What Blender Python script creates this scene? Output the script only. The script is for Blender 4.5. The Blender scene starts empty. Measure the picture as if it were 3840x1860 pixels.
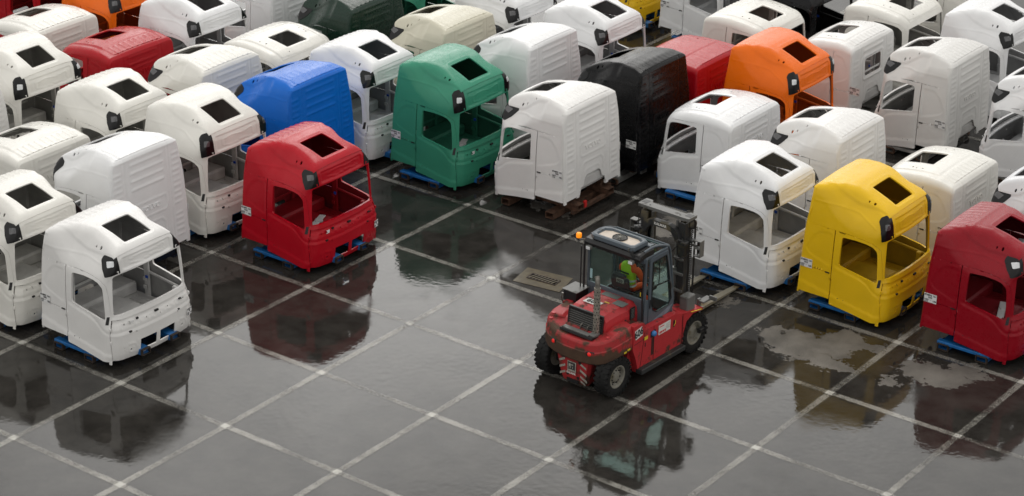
import bpy, math, random
import numpy as np
from mathutils import Vector, Matrix, geometry
sc = bpy.context.scene
random.seed(7); rng = np.random.default_rng(7)
PI = math.pi
# ------------------------------------------------------------------ camera
cam_d = bpy.data.cameras.new('camera'); cam = bpy.data.objects.new('camera', cam_d)
sc.collection.objects.link(cam); sc.camera = cam
cam_d.sensor_width = 36.0; cam_d.lens = 36.0*8952/3840; cam_d.clip_start = .5; cam_d.clip_end = 3000
RC = np.array([[0.8020858, 0.5969519, 0.0175174], [0.2628161, -0.3264862, -0.9079287], [-0.5362705, 0.7328405, -0.4187585]])
cam.matrix_world = Matrix(((RC[0][0], -RC[1][0], -RC[2][0], 32.90931), (RC[0][1], -RC[1][1], -RC[2][1], -28.07040), (RC[0][2], -RC[1][2], -RC[2][2], 23.84054), (0, 0, 0, 1)))
cam_d.dof.use_dof = True; cam_d.dof.focus_distance = 47.0; cam_d.dof.aperture_fstop = 2.4
# ------------------------------------------------------------------ world: bright even overcast
sc.view_settings.view_transform = 'Standard'; sc.view_settings.look = 'None'
sc.view_settings.exposure = 0.12; sc.view_settings.gamma = 1.0
w = bpy.data.worlds.new('World'); sc.world = w; w.use_nodes = True
wn = w.node_tree.nodes; wl = w.node_tree.links; wn.clear()
SUN_EL, SUN_ROT = math.radians(52), math.atan2(-.54, .73)   # thin cloud in front of the sun, beyond the yard
sky = wn.new('ShaderNodeTexSky'); sky.sky_type = 'NISHITA'; sky.sun_disc = False
sky.sun_elevation = SUN_EL; sky.sun_rotation = SUN_ROT; sky.air_density = 1.0; sky.dust_density = 3.0; sky.ozone_density = 1.0
hs = wn.new('ShaderNodeHueSaturation'); hs.inputs['Saturation'].default_value = .10; hs.inputs['Value'].default_value = 1.0
# clouds: slow variation of an overcast deck
tc = wn.new('ShaderNodeTexCoord'); nz = wn.new('ShaderNodeTexNoise'); nz.inputs['Scale'].default_value = 5.0; nz.inputs['Detail'].default_value = 3.0
mp = wn.new('ShaderNodeMapping'); mp.inputs['Location'].default_value = (0.0, 0.0, 0.0)
mr = wn.new('ShaderNodeMapRange'); mr.inputs['From Min'].default_value = .35; mr.inputs['From Max'].default_value = .65
mr.inputs['To Min'].default_value = .62; mr.inputs['To Max'].default_value = 1.28
mx = wn.new('ShaderNodeMix'); mx.data_type = 'RGBA'; mx.inputs['Factor'].default_value = .65
flat = wn.new('ShaderNodeRGB'); flat.outputs[0].default_value = (12.7, 12.45, 11.9, 1)
mul = wn.new('ShaderNodeVectorMath'); mul.operation = 'SCALE'
bg = wn.new('ShaderNodeBackground'); bg.inputs['Strength'].default_value = .085; out = wn.new('ShaderNodeOutputWorld')
wl.new(sky.outputs[0], hs.inputs['Color']); wl.new(hs.outputs[0], mx.inputs[6]); wl.new(flat.outputs[0], mx.inputs[7])
wl.new(tc.outputs['Generated'], mp.inputs[0]); wl.new(mp.outputs[0], nz.inputs['Vector']); wl.new(nz.outputs[0], mr.inputs['Value'])
sdir = (math.sin(SUN_ROT)*math.cos(SUN_EL), math.cos(SUN_ROT)*math.cos(SUN_EL), math.sin(SUN_EL))
dp = wn.new('ShaderNodeVectorMath'); dp.operation = 'DOT_PRODUCT'; dp.inputs[1].default_value = (math.sin(SUN_ROT)*math.cos(.55), math.cos(SUN_ROT)*math.cos(.55), math.sin(.55)); wl.new(tc.outputs['Generated'], dp.inputs[0])
gl = wn.new('ShaderNodeMapRange'); gl.interpolation_type = 'SMOOTHSTEP'; gl.inputs['From Min'].default_value = -.2; gl.inputs['From Max'].default_value = 1.0; gl.inputs['To Min'].default_value = .98; gl.inputs['To Max'].default_value = 1.12; wl.new(dp.outputs['Value'], gl.inputs['Value'])
dp2 = wn.new('ShaderNodeVectorMath'); dp2.operation = 'DOT_PRODUCT'; dp2.inputs[1].default_value = (-0.5729, 0.7205, 0.3907); wl.new(tc.outputs['Generated'], dp2.inputs[0])   # thinner cloud low over the yard
mx0 = wn.new('ShaderNodeMath'); mx0.operation = 'MAXIMUM'; wl.new(dp2.outputs['Value'], mx0.inputs[0]); mx0.inputs[1].default_value = 0
pw = wn.new('ShaderNodeMath'); pw.operation = 'POWER'; wl.new(mx0.outputs[0], pw.inputs[0]); pw.inputs[1].default_value = 38
ma = wn.new('ShaderNodeMath'); ma.operation = 'MULTIPLY_ADD'; wl.new(pw.outputs[0], ma.inputs[0]); ma.inputs[1].default_value = 1.75; wl.new(gl.outputs[0], ma.inputs[2])
m2 = wn.new('ShaderNodeMath'); m2.operation = 'MULTIPLY'; wl.new(ma.outputs[0], m2.inputs[0]); wl.new(mr.outputs[0], m2.inputs[1])
wl.new(mx.outputs[2], mul.inputs[0]); wl.new(m2.outputs[0], mul.inputs['Scale']); wl.new(mul.outputs[0], bg.inputs['Color']); wl.new(bg.outputs[0], out.inputs[0])
sd = bpy.data.lights.new('sun', 'SUN'); sd.energy = .5; sd.angle = math.radians(30); sd.color = (1, .97, .92)
sun = bpy.data.objects.new('sun', sd); sc.collection.objects.link(sun)
sun.rotation_euler = Vector(sdir).to_track_quat('Z', 'Y').to_euler()
# ------------------------------------------------------------------ materials
def mat(name, col, rough=.5, metal=0., coat=0., spec=.5, noise=0., nscale=6., bump=0., bscale=60., emit=0., alpha=1., trans=0.):
    m = bpy.data.materials.new(name); m.use_nodes = True
    nt = m.node_tree; b = nt.nodes['Principled BSDF']
    b.inputs['Base Color'].default_value = (*col, 1); b.inputs['Roughness'].default_value = rough
    b.inputs['Metallic'].default_value = metal; b.inputs['Coat Weight'].default_value = coat; b.inputs['Coat Roughness'].default_value = .06
    b.inputs['Specular IOR Level'].default_value = spec; b.inputs['Transmission Weight'].default_value = trans; b.inputs['Alpha'].default_value = alpha
    if emit: b.inputs['Emission Color'].default_value = (*col, 1); b.inputs['Emission Strength'].default_value = emit
    tcn = nt.nodes.new('ShaderNodeTexCoord')
    if noise:
        n = nt.nodes.new('ShaderNodeTexNoise'); n.inputs['Scale'].default_value = nscale; n.inputs['Detail'].default_value = 6
        nt.links.new(tcn.outputs['Object'], n.inputs['Vector'])
        r = nt.nodes.new('ShaderNodeMapRange'); r.inputs['From Min'].default_value = .3; r.inputs['From Max'].default_value = .7
        r.inputs['To Min'].default_value = 1-noise; r.inputs['To Max'].default_value = 1+noise
        mm = nt.nodes.new('ShaderNodeVectorMath'); mm.operation = 'SCALE'; mm.inputs[0].default_value = col
        nt.links.new(n.outputs[0], r.inputs['Value']); nt.links.new(r.outputs[0], mm.inputs['Scale']); nt.links.new(mm.outputs[0], b.inputs['Base Color'])
    if bump:
        n2 = nt.nodes.new('ShaderNodeTexNoise'); n2.inputs['Scale'].default_value = bscale; n2.inputs['Detail'].default_value = 4
        bp = nt.nodes.new('ShaderNodeBump'); bp.inputs['Strength'].default_value = bump; bp.inputs['Distance'].default_value = .01
        nt.links.new(tcn.outputs['Object'], n2.inputs['Vector']); nt.links.new(n2.outputs[0], bp.inputs['Height']); nt.links.new(bp.outputs[0], b.inputs['Normal'])
    return m
def paint(name, col, wet=.5, rough=.38, coat=.2, spec=.32):
    """car body paint; rain beads on faces that look up (roughness and relief), faint dust"""
    m = bpy.data.materials.new(name); m.use_nodes = True; nt = m.node_tree; N = nt.nodes.new; L = nt.links.new
    b = nt.nodes['Principled BSDF']; b.inputs['Coat Weight'].default_value = coat; b.inputs['Coat Roughness'].default_value = .10; b.inputs['Specular IOR Level'].default_value = spec
    tcn = N('ShaderNodeTexCoord'); ge = N('ShaderNodeNewGeometry'); sx = N('ShaderNodeSeparateXYZ'); L(ge.outputs['Normal'], sx.inputs[0])
    up = N('ShaderNodeMapRange'); up.inputs['From Min'].default_value = .80; up.inputs['From Max'].default_value = .97; L(sx.outputs[2], up.inputs['Value'])
    v = N('ShaderNodeTexVoronoi'); v.inputs['Scale'].default_value = 46; v.inputs['Randomness'].default_value = 1; L(tcn.outputs['Object'], v.inputs['Vector'])
    dr = N('ShaderNodeMapRange'); dr.inputs['From Min'].default_value = .18; dr.inputs['From Max'].default_value = .42; dr.inputs['To Min'].default_value = 1; dr.inputs['To Max'].default_value = 0; L(v.outputs['Distance'], dr.inputs['Value'])
    n = N('ShaderNodeTexNoise'); n.inputs['Scale'].default_value = 2.2; n.inputs['Detail'].default_value = 5; L(tcn.outputs['Object'], n.inputs['Vector'])
    pm = N('ShaderNodeMapRange'); pm.inputs['From Min'].default_value = .42; pm.inputs['From Max'].default_value = .60; L(n.outputs[0], pm.inputs['Value'])
    a1 = N('ShaderNodeMath'); a1.operation = 'MULTIPLY'; L(dr.outputs[0], a1.inputs[0]); L(pm.outputs[0], a1.inputs[1])
    a2 = N('ShaderNodeMath'); a2.operation = 'MULTIPLY'; L(a1.outputs[0], a2.inputs[0]); L(up.outputs[0], a2.inputs[1])
    bp = N('ShaderNodeBump'); bp.inputs['Strength'].default_value = wet; bp.inputs['Distance'].default_value = .006; L(a2.outputs[0], bp.inputs['Height'])
    L(bp.outputs[0], b.inputs['Normal']); L(bp.outputs[0], b.inputs['Coat Normal'])
    ro = N('ShaderNodeMapRange'); ro.inputs['To Min'].default_value = rough; ro.inputs['To Max'].default_value = rough*.55; L(up.outputs[0], ro.inputs['Value'])
    wn_ = N('ShaderNodeTexNoise'); wn_.inputs['Scale'].default_value = 9; wn_.inputs['Detail'].default_value = 6; wn_.inputs['Roughness'].default_value = .7; L(tcn.outputs['Object'], wn_.inputs['Vector'])
    wr_ = N('ShaderNodeMapRange'); wr_.inputs['From Min'].default_value = .42; wr_.inputs['From Max'].default_value = .6; wr_.inputs['To Min'].default_value = .75; wr_.inputs['To Max'].default_value = 1.5; L(wn_.outputs[0], wr_.inputs['Value'])
    rm_ = N('ShaderNodeMath'); rm_.operation = 'MULTIPLY'; L(ro.outputs[0], rm_.inputs[0]); L(wr_.outputs[0], rm_.inputs[1]); L(rm_.outputs[0], b.inputs['Roughness'])
    n2 = N('ShaderNodeTexNoise'); n2.inputs['Scale'].default_value = 1.1; n2.inputs['Detail'].default_value = 7; n2.inputs['Roughness'].default_value = .6; L(tcn.outputs['Object'], n2.inputs['Vector'])
    sc1 = N('ShaderNodeMapRange'); sc1.inputs['From Min'].default_value = .3; sc1.inputs['From Max'].default_value = .7; sc1.inputs['To Min'].default_value = .94; sc1.inputs['To Max'].default_value = 1.05; L(n2.outputs[0], sc1.inputs['Value'])
    mm = N('ShaderNodeVectorMath'); mm.operation = 'SCALE'; mm.inputs[0].default_value = col; L(sc1.outputs[0], mm.inputs['Scale']); L(mm.outputs[0], b.inputs['Base Color'])
    return m
C_ = dict(spec=.24, coat=.14)
PAINT = {
 'white': paint('paint_white', (.81, .80, .785)), 'cold': paint('paint_cold_white', (.82, .825, .835)), 'cream': paint('paint_cream_white', (.80, .785, .735)),
 'grey': paint('paint_light_grey', (.72, .71, .69)), 'beige': paint('paint_beige', (.66, .63, .51)), 'silver': paint('paint_silver_white', (.72, .73, .76)),
 'red': paint('paint_red', (.47, .003, .014), **C_), 'darkred': paint('paint_dark_red', (.29, .001, .010), rough=.36, **C_), 'lowred': paint('paint_deep_red', (.42, .003, .010), **C_),
 'yellow': paint('paint_yellow', (.86, .53, .010), **C_), 'green': paint('paint_green', (.045, .28, .175), **C_), 'blue': paint('paint_blue', (.003, .15, .64), **C_),
 'orange': paint('paint_orange', (.88, .16, .004), **C_), 'black': paint('paint_black', (.003, .003, .004), rough=.24, coat=.05, spec=.22), 'darkgreen': paint('paint_dark_green', (.005, .026, .015), rough=.25, coat=.15, spec=.3)}
M = dict(
 lampblack=mat('gloss_black_cover', (.006, .006, .007), .28, spec=.35), lens=mat('lamp_lens', (.72, .74, .76), .12, coat=1.), lensdark=mat('lamp_window_dark', (.07, .07, .075), .15, coat=.8),
 inside=mat('primer_grey', (.42, .42, .41), .6, noise=.12, nscale=3.), inside_dark=mat('primer_grey_ribbed', (.33, .33, .33), .65, noise=.15, nscale=4.),
 dark=mat('dark_plastic', (.015, .015, .016), .5), paper=mat('label_paper', (.80, .80, .80), .5), ink=mat('label_ink', (.03, .03, .035), .6),
 bluemetal=mat('blue_painted_steel', (.010, .13, .38), .45, noise=.35, nscale=5., bump=.3, bscale=30), rust=mat('rusty_steel', (.085, .042, .024), .8, noise=.5, nscale=9., bump=.5, bscale=50),
 darkrust=mat('dark_rusty_steel', (.035, .024, .018), .8, noise=.5, nscale=9., bump=.5), greysteel=mat('grey_painted_steel', (.22, .22, .21), .5, noise=.3, nscale=6., bump=.3),
 blueclip=mat('blue_clip', (.01, .08, .5), .4), film=mat('clear_wrap', (.6, .6, .6), .2), tape=mat('red_tape', (.6, .02, .02), .5))
# ------------------------------------------------------------------ generic helpers
COL = sc.collection
def tag(o, label=None, cat=None, group=None, kind=None):
    if label: o['label'] = label
    if cat: o['category'] = cat
    if group: o['group'] = group
    if kind: o['kind'] = kind
    return o
def empty(name, loc=(0, 0, 0), rz=0.):
    o = bpy.data.objects.new(name, None); COL.objects.link(o); o.location = loc; o.rotation_euler = (0, 0, rz); o.empty_display_size = .3
    return o
EACH = {'pocket_rim', 'bracket', 'clip', 'support_post', 'hydraulic_coupling', 'tow_hole', 'lifting_eye', 'wheel_bolt', 'hood_mat', 'mast_clamp', 'control_lever', 'hose', 'marker_strip', 'latch', 'chain', 'chain_slot', 'lock', 'cowl_slot_line', 'grab_recess', 'door_handle', 'hand_rail', 'lamp_clip', 'wire_clip', 'fork_pocket', 'long_tube', 'axle', 'emblem', 'perforation'}
class MB:
    """collects polygons; build() links them as ONE mesh object"""
    def __init__(s): s.v = []; s.f = []; s.sm = []; s.mi = []
    def poly(s, pts, smooth=False):
        n = len(s.v); s.v += [tuple(map(float, p)) for p in pts]; s.f.append(tuple(range(n, n+len(pts)))); s.sm.append(smooth); s.mi.append(0)
    def mesh(s, V, F, smooth=False, mi=0):
        n = len(s.v); s.v += [tuple(map(float, p)) for p in V]; s.f += [tuple(int(i)+n for i in f) for f in F]; s.sm += [smooth]*len(F); s.mi += [mi]*len(F)
        return s
    def box(s, c, d, R=None, bev=0.):
        """centre, full size, optional 3x3 rotation, chamfered edges"""
        hx, hy, hz = d[0]/2, d[1]/2, d[2]/2
        if bev <= 0:
            V = [(sx*hx, sy*hy, sz*hz) for sz in (-1, 1) for sy in (-1, 1) for sx in (-1, 1)]
            F = [(0, 2, 3, 1), (4, 5, 7, 6), (0, 1, 5, 4), (2, 6, 7, 3), (0, 4, 6, 2), (1, 3, 7, 5)]
        else:
            b = min(bev, hx*.9, hy*.9, hz*.9); V = []; idx = {}
            for sx in (-1, 1):
                for sy in (-1, 1):
                    for sz in (-1, 1):
                        for a in range(3):
                            h = [hx-b, hy-b, hz-b]; h[a] = (hx, hy, hz)[a]
                            idx[(sx, sy, sz, a)] = len(V); V.append((sx*h[0], sy*h[1], sz*h[2]))
            F = []
            for a in range(3):
                for sg in (-1, 1):
                    o1, o2 = [i for i in range(3) if i != a]; q = []
                    for p1, p2 in ((-1, -1), (1, -1), (1, 1), (-1, 1)):
                        k = [0, 0, 0]; k[a] = sg; k[o1] = p1; k[o2] = p2; q.append(idx[(*k, a)])
                    flip = (sg < 0) ^ (a == 1); F.append(tuple(reversed(q)) if flip else tuple(q))
            for a in range(3):
                o1, o2 = [i for i in range(3) if i != a]
                for p1 in (-1, 1):
                    for p2 in (-1, 1):
                        k0 = [0, 0, 0]; k1 = [0, 0, 0]; k0[a] = -1; k1[a] = 1; k0[o1] = k1[o1] = p1; k0[o2] = k1[o2] = p2
                        q = (idx[(*k0, o1)], idx[(*k1, o1)], idx[(*k1, o2)], idx[(*k0, o2)])
                        flip = (p1*p2 < 0) ^ (a == 1); F.append(tuple(reversed(q)) if not flip else q)
            for sx in (-1, 1):
                for sy in (-1, 1):
                    for sz in (-1, 1):
                        q = tuple(idx[(sx, sy, sz, a)] for a in range(3)); F.append(q if sx*sy*sz > 0 else tuple(reversed(q)))
        V = np.array(V)
        if R is not None: V = V @ np.array(R).T
        s.mesh(V+np.array(c), F); return s
    def beam(s, a, b, w, h, bev=0., up=(0, 0, 1)):
        a = np.array(a, float); b = np.array(b, float); d = b-a; L = np.linalg.norm(d); d /= L
        u = np.array(up, float); sd_ = np.cross(u, d); sd_ /= np.linalg.norm(sd_); u = np.cross(d, sd_)
        s.box((a+b)/2, (L, w, h), np.stack([d, sd_, u], 1), bev); return s
    def tube(s, pts, r, n=8, cap=True, smooth=True):
        P = [np.array(p, float) for p in pts]; rr = r if hasattr(r, '__len__') else [r]*len(P); V = []; F = []; prev = None
        for i, p in enumerate(P):
            d = P[min(i+1, len(P)-1)]-P[max(i-1, 0)]; d = d/np.linalg.norm(d)
            if prev is None: prev = np.cross(d, (0, 0, 1.) if abs(d[2]) < .9 else (1., 0, 0))
            x = prev-d*np.dot(prev, d); x /= np.linalg.norm(x); prev = x; y = np.cross(d, x)
            for k in range(n): a = 2*PI*k/n; V.append(p+rr[i]*(math.cos(a)*x+math.sin(a)*y))
        for i in range(len(P)-1):
            for k in range(n): F.append((i*n+k, i*n+(k+1) % n, (i+1)*n+(k+1) % n, (i+1)*n+k))
        s.mesh(V, F, smooth)
        if cap:
            s.poly([V[k] for k in reversed(range(n))]); s.poly([V[(len(P)-1)*n+k] for k in range(n)])
        return s
    def lathe(s, c, prof, axis='z', n=32, smooth=True, R=None):
        """prof = [(radius, height)]"""
        V = []; F = []
        for (r, h) in prof:
            for k in range(n):
                a = 2*PI*k/n; x, y, z = r*math.cos(a), r*math.sin(a), h
                V.append({'z': (x, y, z), 'x': (z, x, y), 'y': (x, -z, y)}[axis])
        for i in range(len(prof)-1):
            for k in range(n): F.append((i*n+k, i*n+(k+1) % n, (i+1)*n+(k+1) % n, (i+1)*n+k))
        V = np.array(V)
        if R is not None: V = V @ np.array(R).T
        s.mesh(V+np.array(c), F, smooth); return s
    def prism(s, pts, a, b):
        """extrude polygon pts (3D list) by vector b-a"""
        P = [np.array(p, float) for p in pts]; d = np.array(b, float)-np.array(a, float); n = len(P)
        nrm = sum((np.cross(P[i], P[(i+1) % n]) for i in range(n)), np.zeros(3))
        if np.dot(nrm, d) > 0: P = P[::-1]
        s.poly(P); s.poly([p+d for p in reversed(P)])
        for i in range(n): s.poly([P[i], P[i]+d, P[(i+1) % n]+d, P[(i+1) % n]])
        return s
    def pieces(s):
        """split into groups of touching solids"""
        key = {}; par = list(range(len(s.v)))
        def fd(a):
            while par[a] != a: par[a] = par[par[a]]; a = par[a]
            return a
        for i, v in enumerate(s.v):
            k = tuple(round(c, 5) for c in v)
            if k in key: par[fd(i)] = fd(key[k])
            else: key[k] = i
        for f in s.f:
            for a in f[1:]: par[fd(a)] = fd(f[0])
        comp = {}
        for fi, f in enumerate(s.f): comp.setdefault(fd(f[0]), []).append(fi)
        G = []
        for fs in comp.values():
            P = np.array([s.v[i] for fi in fs for i in s.f[fi]]); G.append([fs, P.min(0)-.004, P.max(0)+.004])
        ch = True
        while ch:
            ch = False
            for i in range(len(G)):
                for j in range(i+1, len(G)):
                    if (G[i][1] <= G[j][2]).all() and (G[j][1] <= G[i][2]).all():
                        G[i] = [G[i][0]+G[j][0], np.minimum(G[i][1], G[j][1]), np.maximum(G[i][2], G[j][2])]; G.pop(j); ch = True; break
                if ch: break
        out = []
        for fs, _, _ in G:
            q = MB()
            for fi in sorted(fs): q.mesh([s.v[i] for i in s.f[fi]], [tuple(range(len(s.f[fi])))], s.sm[fi], s.mi[fi])
            out.append(q)
        return out
    def build(s, name, m, parent=None, loc=None):
        if name in EACH:
            ps = s.pieces()
            if len(ps) > 1: return [p._build(name, m, parent, loc) for p in ps][0]
        return s._build(name, m, parent, loc)
    def _build(s, name, m, parent=None, loc=None):
        me = bpy.data.meshes.new(name); me.from_pydata(s.v, [], s.f); me.polygons.foreach_set('use_smooth', s.sm); me.polygons.foreach_set('material_index', s.mi); me.update()
        o = bpy.data.objects.new(name, me); COL.objects.link(o); me.materials.append(m)
        if max(s.mi or [0]) > 0: me.materials.append(M['inside_dark'])
        if parent: o.parent = parent
        if loc: o.location = loc
        return o
def text_mesh(txt, size, depth, bold=0.):
    cu = bpy.data.curves.new('t', 'FONT'); cu.body = txt; cu.size = size; cu.extrude = depth; cu.offset = bold; cu.resolution_u = 2; cu.align_x = 'CENTER'; cu.align_y = 'CENTER'
    o = bpy.data.objects.new('t', cu); COL.objects.link(o); bpy.context.view_layer.update()
    dg = bpy.context.evaluated_depsgraph_get(); me = bpy.data.meshes.new_from_object(o.evaluated_get(dg))
    V = np.array([v.co[:] for v in me.vertices]); F = [tuple(p.vertices) for p in me.polygons]
    bpy.data.objects.remove(o); bpy.data.curves.remove(cu); bpy.data.meshes.remove(me)
    return V, F
def put_text(mb, txt, size, origin, right, up, depth=.002, bold=0., sx=1.):
    V, F = text_mesh(txt, size, depth, bold); r = np.array(right, float); u = np.array(up, float); n = np.cross(r, u)
    mb.mesh(np.array(origin)+V[:, :1]*sx*r+V[:, 1:2]*u+V[:, 2:3]*n, F)
def copy_tree(o, parent=None):
    c = o.copy(); COL.objects.link(c)
    if parent: c.parent = parent
    for ch in o.children: copy_tree(ch, c)
    return c
# ================================================================== TRUCK CAB SHELLS
# local frame: x = forward (0 at the back panel), y = left, z = up from the asphalt
def sstep(a, b, x): t = np.clip((x-a)/(b-a), 0, 1); return t*t*(3-2*t)
PJ = {}
for _s, _n in ((1, 'proj+'), (-1, 'proj-')):
    _D = np.array([.74, .52*_s, .42]); _D /= np.linalg.norm(_D); _e1 = np.array([-_D[1], _D[0], 0]); _e1 /= np.linalg.norm(_e1); _e2 = np.cross(_D, _e1)
    if _e2[2] < 0: _e2 = -_e2
    PJ[_n] = (np.array([1.45, .55*_s, 2.0]), _e1, _e2, _D)
class Shell:
    def __init__(s, kind):
        s.kind = kind; s.ub = 0.
        tab = {'mid': ((-.5, 2.62), (0, 2.71), (.3, 2.79), (.75, 2.86), (1.13, 2.82), (1.5, 2.74), (1.84, 2.63), (2.0, 2.57), (2.1, 2.50), (2.4, 2.2)),
               'tall': ((-.5, 2.90), (0, 2.98), (.4, 3.06), (.85, 3.07), (1.28, 2.97), (1.6, 2.84), (1.92, 2.70), (2.04, 2.61), (2.2, 2.42), (2.4, 2.2)),
               'low': ((-.5, 2.18), (0, 2.24), (.5, 2.33), (.9, 2.35), (1.3, 2.31), (1.7, 2.24), (1.95, 2.13), (2.1, 2.02), (2.2, 1.9), (2.4, 1.6)),
               'day': ((-.5, 2.18), (0, 2.24), (.5, 2.33), (.9, 2.35), (1.3, 2.31), (1.7, 2.24), (1.95, 2.13), (2.1, 2.02), (2.2, 1.9), (2.4, 1.6)),
               'flat': ((-.5, 2.30), (0, 2.32), (.5, 2.36), (.9, 2.37), (1.3, 2.36), (1.7, 2.33), (1.95, 2.27), (2.1, 2.18), (2.2, 2.0), (2.4, 1.6))}[kind]
        xs = np.linspace(-.5, 2.5, 301); ys = np.interp(xs, *zip(*tab)); k = np.exp(-np.linspace(-2, 2, 25)**2); k /= k.sum()
        ys = np.convolve(np.pad(ys, 12, 'reflect', reflect_type='odd'), k, 'valid'); s.hx, s.hy = xs, ys
        s.low = kind in ('low', 'day', 'flat'); s.HT = {'mid': 2.95, 'tall': 3.2}.get(kind, 2.5); s.zc = {'mid': 1.80, 'tall': 1.90}.get(kind, 1.55)
        s.wt = 1.90 if s.low else 2.08                       # windscreen top
    def f(s, P):
        u, v, z = P[..., 0], P[..., 1], P[..., 2]
        th = .12*np.clip((z-1.1)/1.5, 0, 2)**2 + .02*(1-np.clip(u/1.2, 0, 1))
        ds = np.abs(v)-(1.25-th)
        if s.low: prof = np.interp(z, (.15, .3, .5, .9, 1.08, 1.2, 1.9, 2.1, 2.3), (2.26, 2.30, 2.32, 2.32, 2.27, 2.24, 2.14, 2.08, 1.98))
        else: prof = np.interp(z, (.15, .3, .5, .9, 1.08, 1.2, 2.05, 2.15, 2.42, 2.6, 2.8), (2.26, 2.30, 2.32, 2.32, 2.27, 2.24, 2.15, 2.15, 2.11, 2.05, 1.90)) 
        df = u-(prof-.075*v*v)
        db = s.ub+.02*np.clip((z-1.5)/1.2, 0, 1)-u
        def rm(a, b, r): return np.minimum(np.maximum(a+r, b+r), 0)+np.hypot(np.maximum(a+r, 0), np.maximum(b+r, 0))-r
        g = rm(ds, df, np.interp(z, (.9, 1.2, 2.0, 2.3), (.27, .38, .33, .20))); g = rm(g, db, .09)
        H = np.interp(u, s.hx, s.hy)-.045*(v/1.1)**2
        rt = np.interp(u, (0, .8, 1.6, 2.1), (.08, .20, .20, .12) if not s.low else (.12, .16, .2, .2))
        o = rm(g, z-H, rt)
        if not s.low:                                       # bevelled rear shoulder, ending in a step on the flank
            zt = 2.43+(.27 if s.kind == 'tall' else 0); L_ = v > 0; ch = (np.abs(v)-1.185)*.80+(z-zt)*.60+np.where(L_, sstep(.74, .95, u)*.06+sstep(.9, 1.6, u)*.22, -.045+sstep(.2, 1.3, u)*.28)
            o = rm(o, ch, np.where(L_, .05, .10))
        return o
    def bis(s, A, D, n=26):
        lo = np.zeros(len(A)); hi = np.full(len(A), 3.0)
        for _ in range(n):
            m = (lo+hi)/2; ins = s.f(A+D*m[:, None]) < 0; lo = np.where(ins, m, lo); hi = np.where(ins, hi, m)
        return A+D*((lo+hi)/2)[:, None]
    def axis(s, Q): return np.stack([np.clip(Q[:, 0], .6, 1.6), np.clip(Q[:, 1], -.7, .7), np.minimum(Q[:, 2], s.zc)], 1)
    def snap(s, dom, ab):
        ab = np.array(ab, float); z0 = np.zeros(len(ab))
        if dom == 'side+': A = np.stack([ab[:, 0], z0, ab[:, 1]], 1); D = np.array([[0, 1., 0]])
        if dom == 'side-': A = np.stack([ab[:, 0], z0, ab[:, 1]], 1); D = np.array([[0, -1., 0]])
        if dom == 'front': A = np.stack([z0+1.2, ab[:, 0], ab[:, 1]], 1); D = np.array([[1., 0, 0]])
        if dom == 'roof': A = np.stack([ab[:, 0], ab[:, 1], z0+1.5], 1); D = np.array([[0, 0, 1.]])
        if dom == 'back': A = np.stack([z0+1.2, ab[:, 0], ab[:, 1]], 1); D = np.array([[-1., 0, 0]])
        return s.bis(A, np.repeat(D, len(A), 0))
    def inv(s, dom, P):
        """surface points -> unrolled panel coordinates"""
        if dom[:4] == 'proj': O, e1, e2, D = PJ[dom]; return np.stack([(P-O) @ e1, (P-O) @ e2], 1)
        A = s.axis(P); D = P-A+1e-12; ts = []
        for k, (lo, hi) in enumerate(((s.ub*0, 2.3), (-1.25, 1.25), (-9, s.HT))):
            ts.append(np.where(D[:, k] > 1e-9, (hi-A[:, k])/np.where(D[:, k] > 1e-9, D[:, k], 1), np.where(D[:, k] < -1e-9, (lo-A[:, k])/np.where(D[:, k] < -1e-9, D[:, k], -1), 1e9)))
        t = np.min(ts, 0); Q = A+D*t[:, None]; u, v, z = Q.T
        if dom[:4] == 'side': return np.stack([u, z], 1)
        if dom == 'back': return np.stack([v, z], 1)
        if dom == 's': return np.stack([np.where(np.abs(v) > 1.2499, np.sign(v)*(1.25+2.3-u), v), z], 1)
        if dom == 'arch': return np.stack([u, np.where(z < s.HT-1e-4, np.sign(v)*(1.25+s.HT-z), v)], 1)
    def fwd(s, dom, ab):
        a, b = ab[:, 0], ab[:, 1]
        if dom == 'side+': Q = np.stack([a, 0*a+1.25, b], 1)
        elif dom == 'side-': Q = np.stack([a, 0*a-1.25, b], 1)
        elif dom == 'back': Q = np.stack([0*a, a, b], 1)
        elif dom == 's': o = np.maximum(np.abs(a)-1.25, 0); Q = np.stack([2.3-o, np.clip(a, -1.25, 1.25), b], 1)
        elif dom[:4] == 'proj':
            O, e1, e2, D = PJ[dom]; A = O+a[:, None]*e1+b[:, None]*e2; P = s.bis(A, np.repeat(D[None], len(A), 0)); Q = None
        elif dom == 'arch': o = np.maximum(np.abs(b)-1.25, 0); Q = np.stack([a, np.clip(b, -1.25, 1.25), s.HT-o], 1)
        if dom[:4] != 'proj': A = s.axis(Q); D = Q-A; D /= np.linalg.norm(D, axis=1)[:, None]; P = s.bis(A, D)
        e = 2e-3
        n = np.stack([s.f(P+np.eye(3)[k]*e)-s.f(P-np.eye(3)[k]*e) for k in range(3)], 1); n /= np.linalg.norm(n, axis=1)[:, None]
        return P, n
def inpoly(P, poly):
    x, y = P[:, 0], P[:, 1]; c = np.zeros(len(P), bool); n = len(poly)
    for i in range(n):
        x1, y1 = poly[i]; x2, y2 = poly[(i+1) % n]
        if y1 == y2: continue
        k = (y1 > y) != (y2 > y); c ^= k & (x < (x2-x1)*(y-y1)/(y2-y1)+x1)
    return c
def resample(poly, st):
    o = []
    for i in range(len(poly)):
        a = np.array(poly[i]); b = np.array(poly[(i+1) % len(poly)]); n = max(1, int(np.ceil(np.linalg.norm(b-a)/st)))
        o += [a+(b-a)*k/n for k in range(n)]
    return np.array(o)
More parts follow.
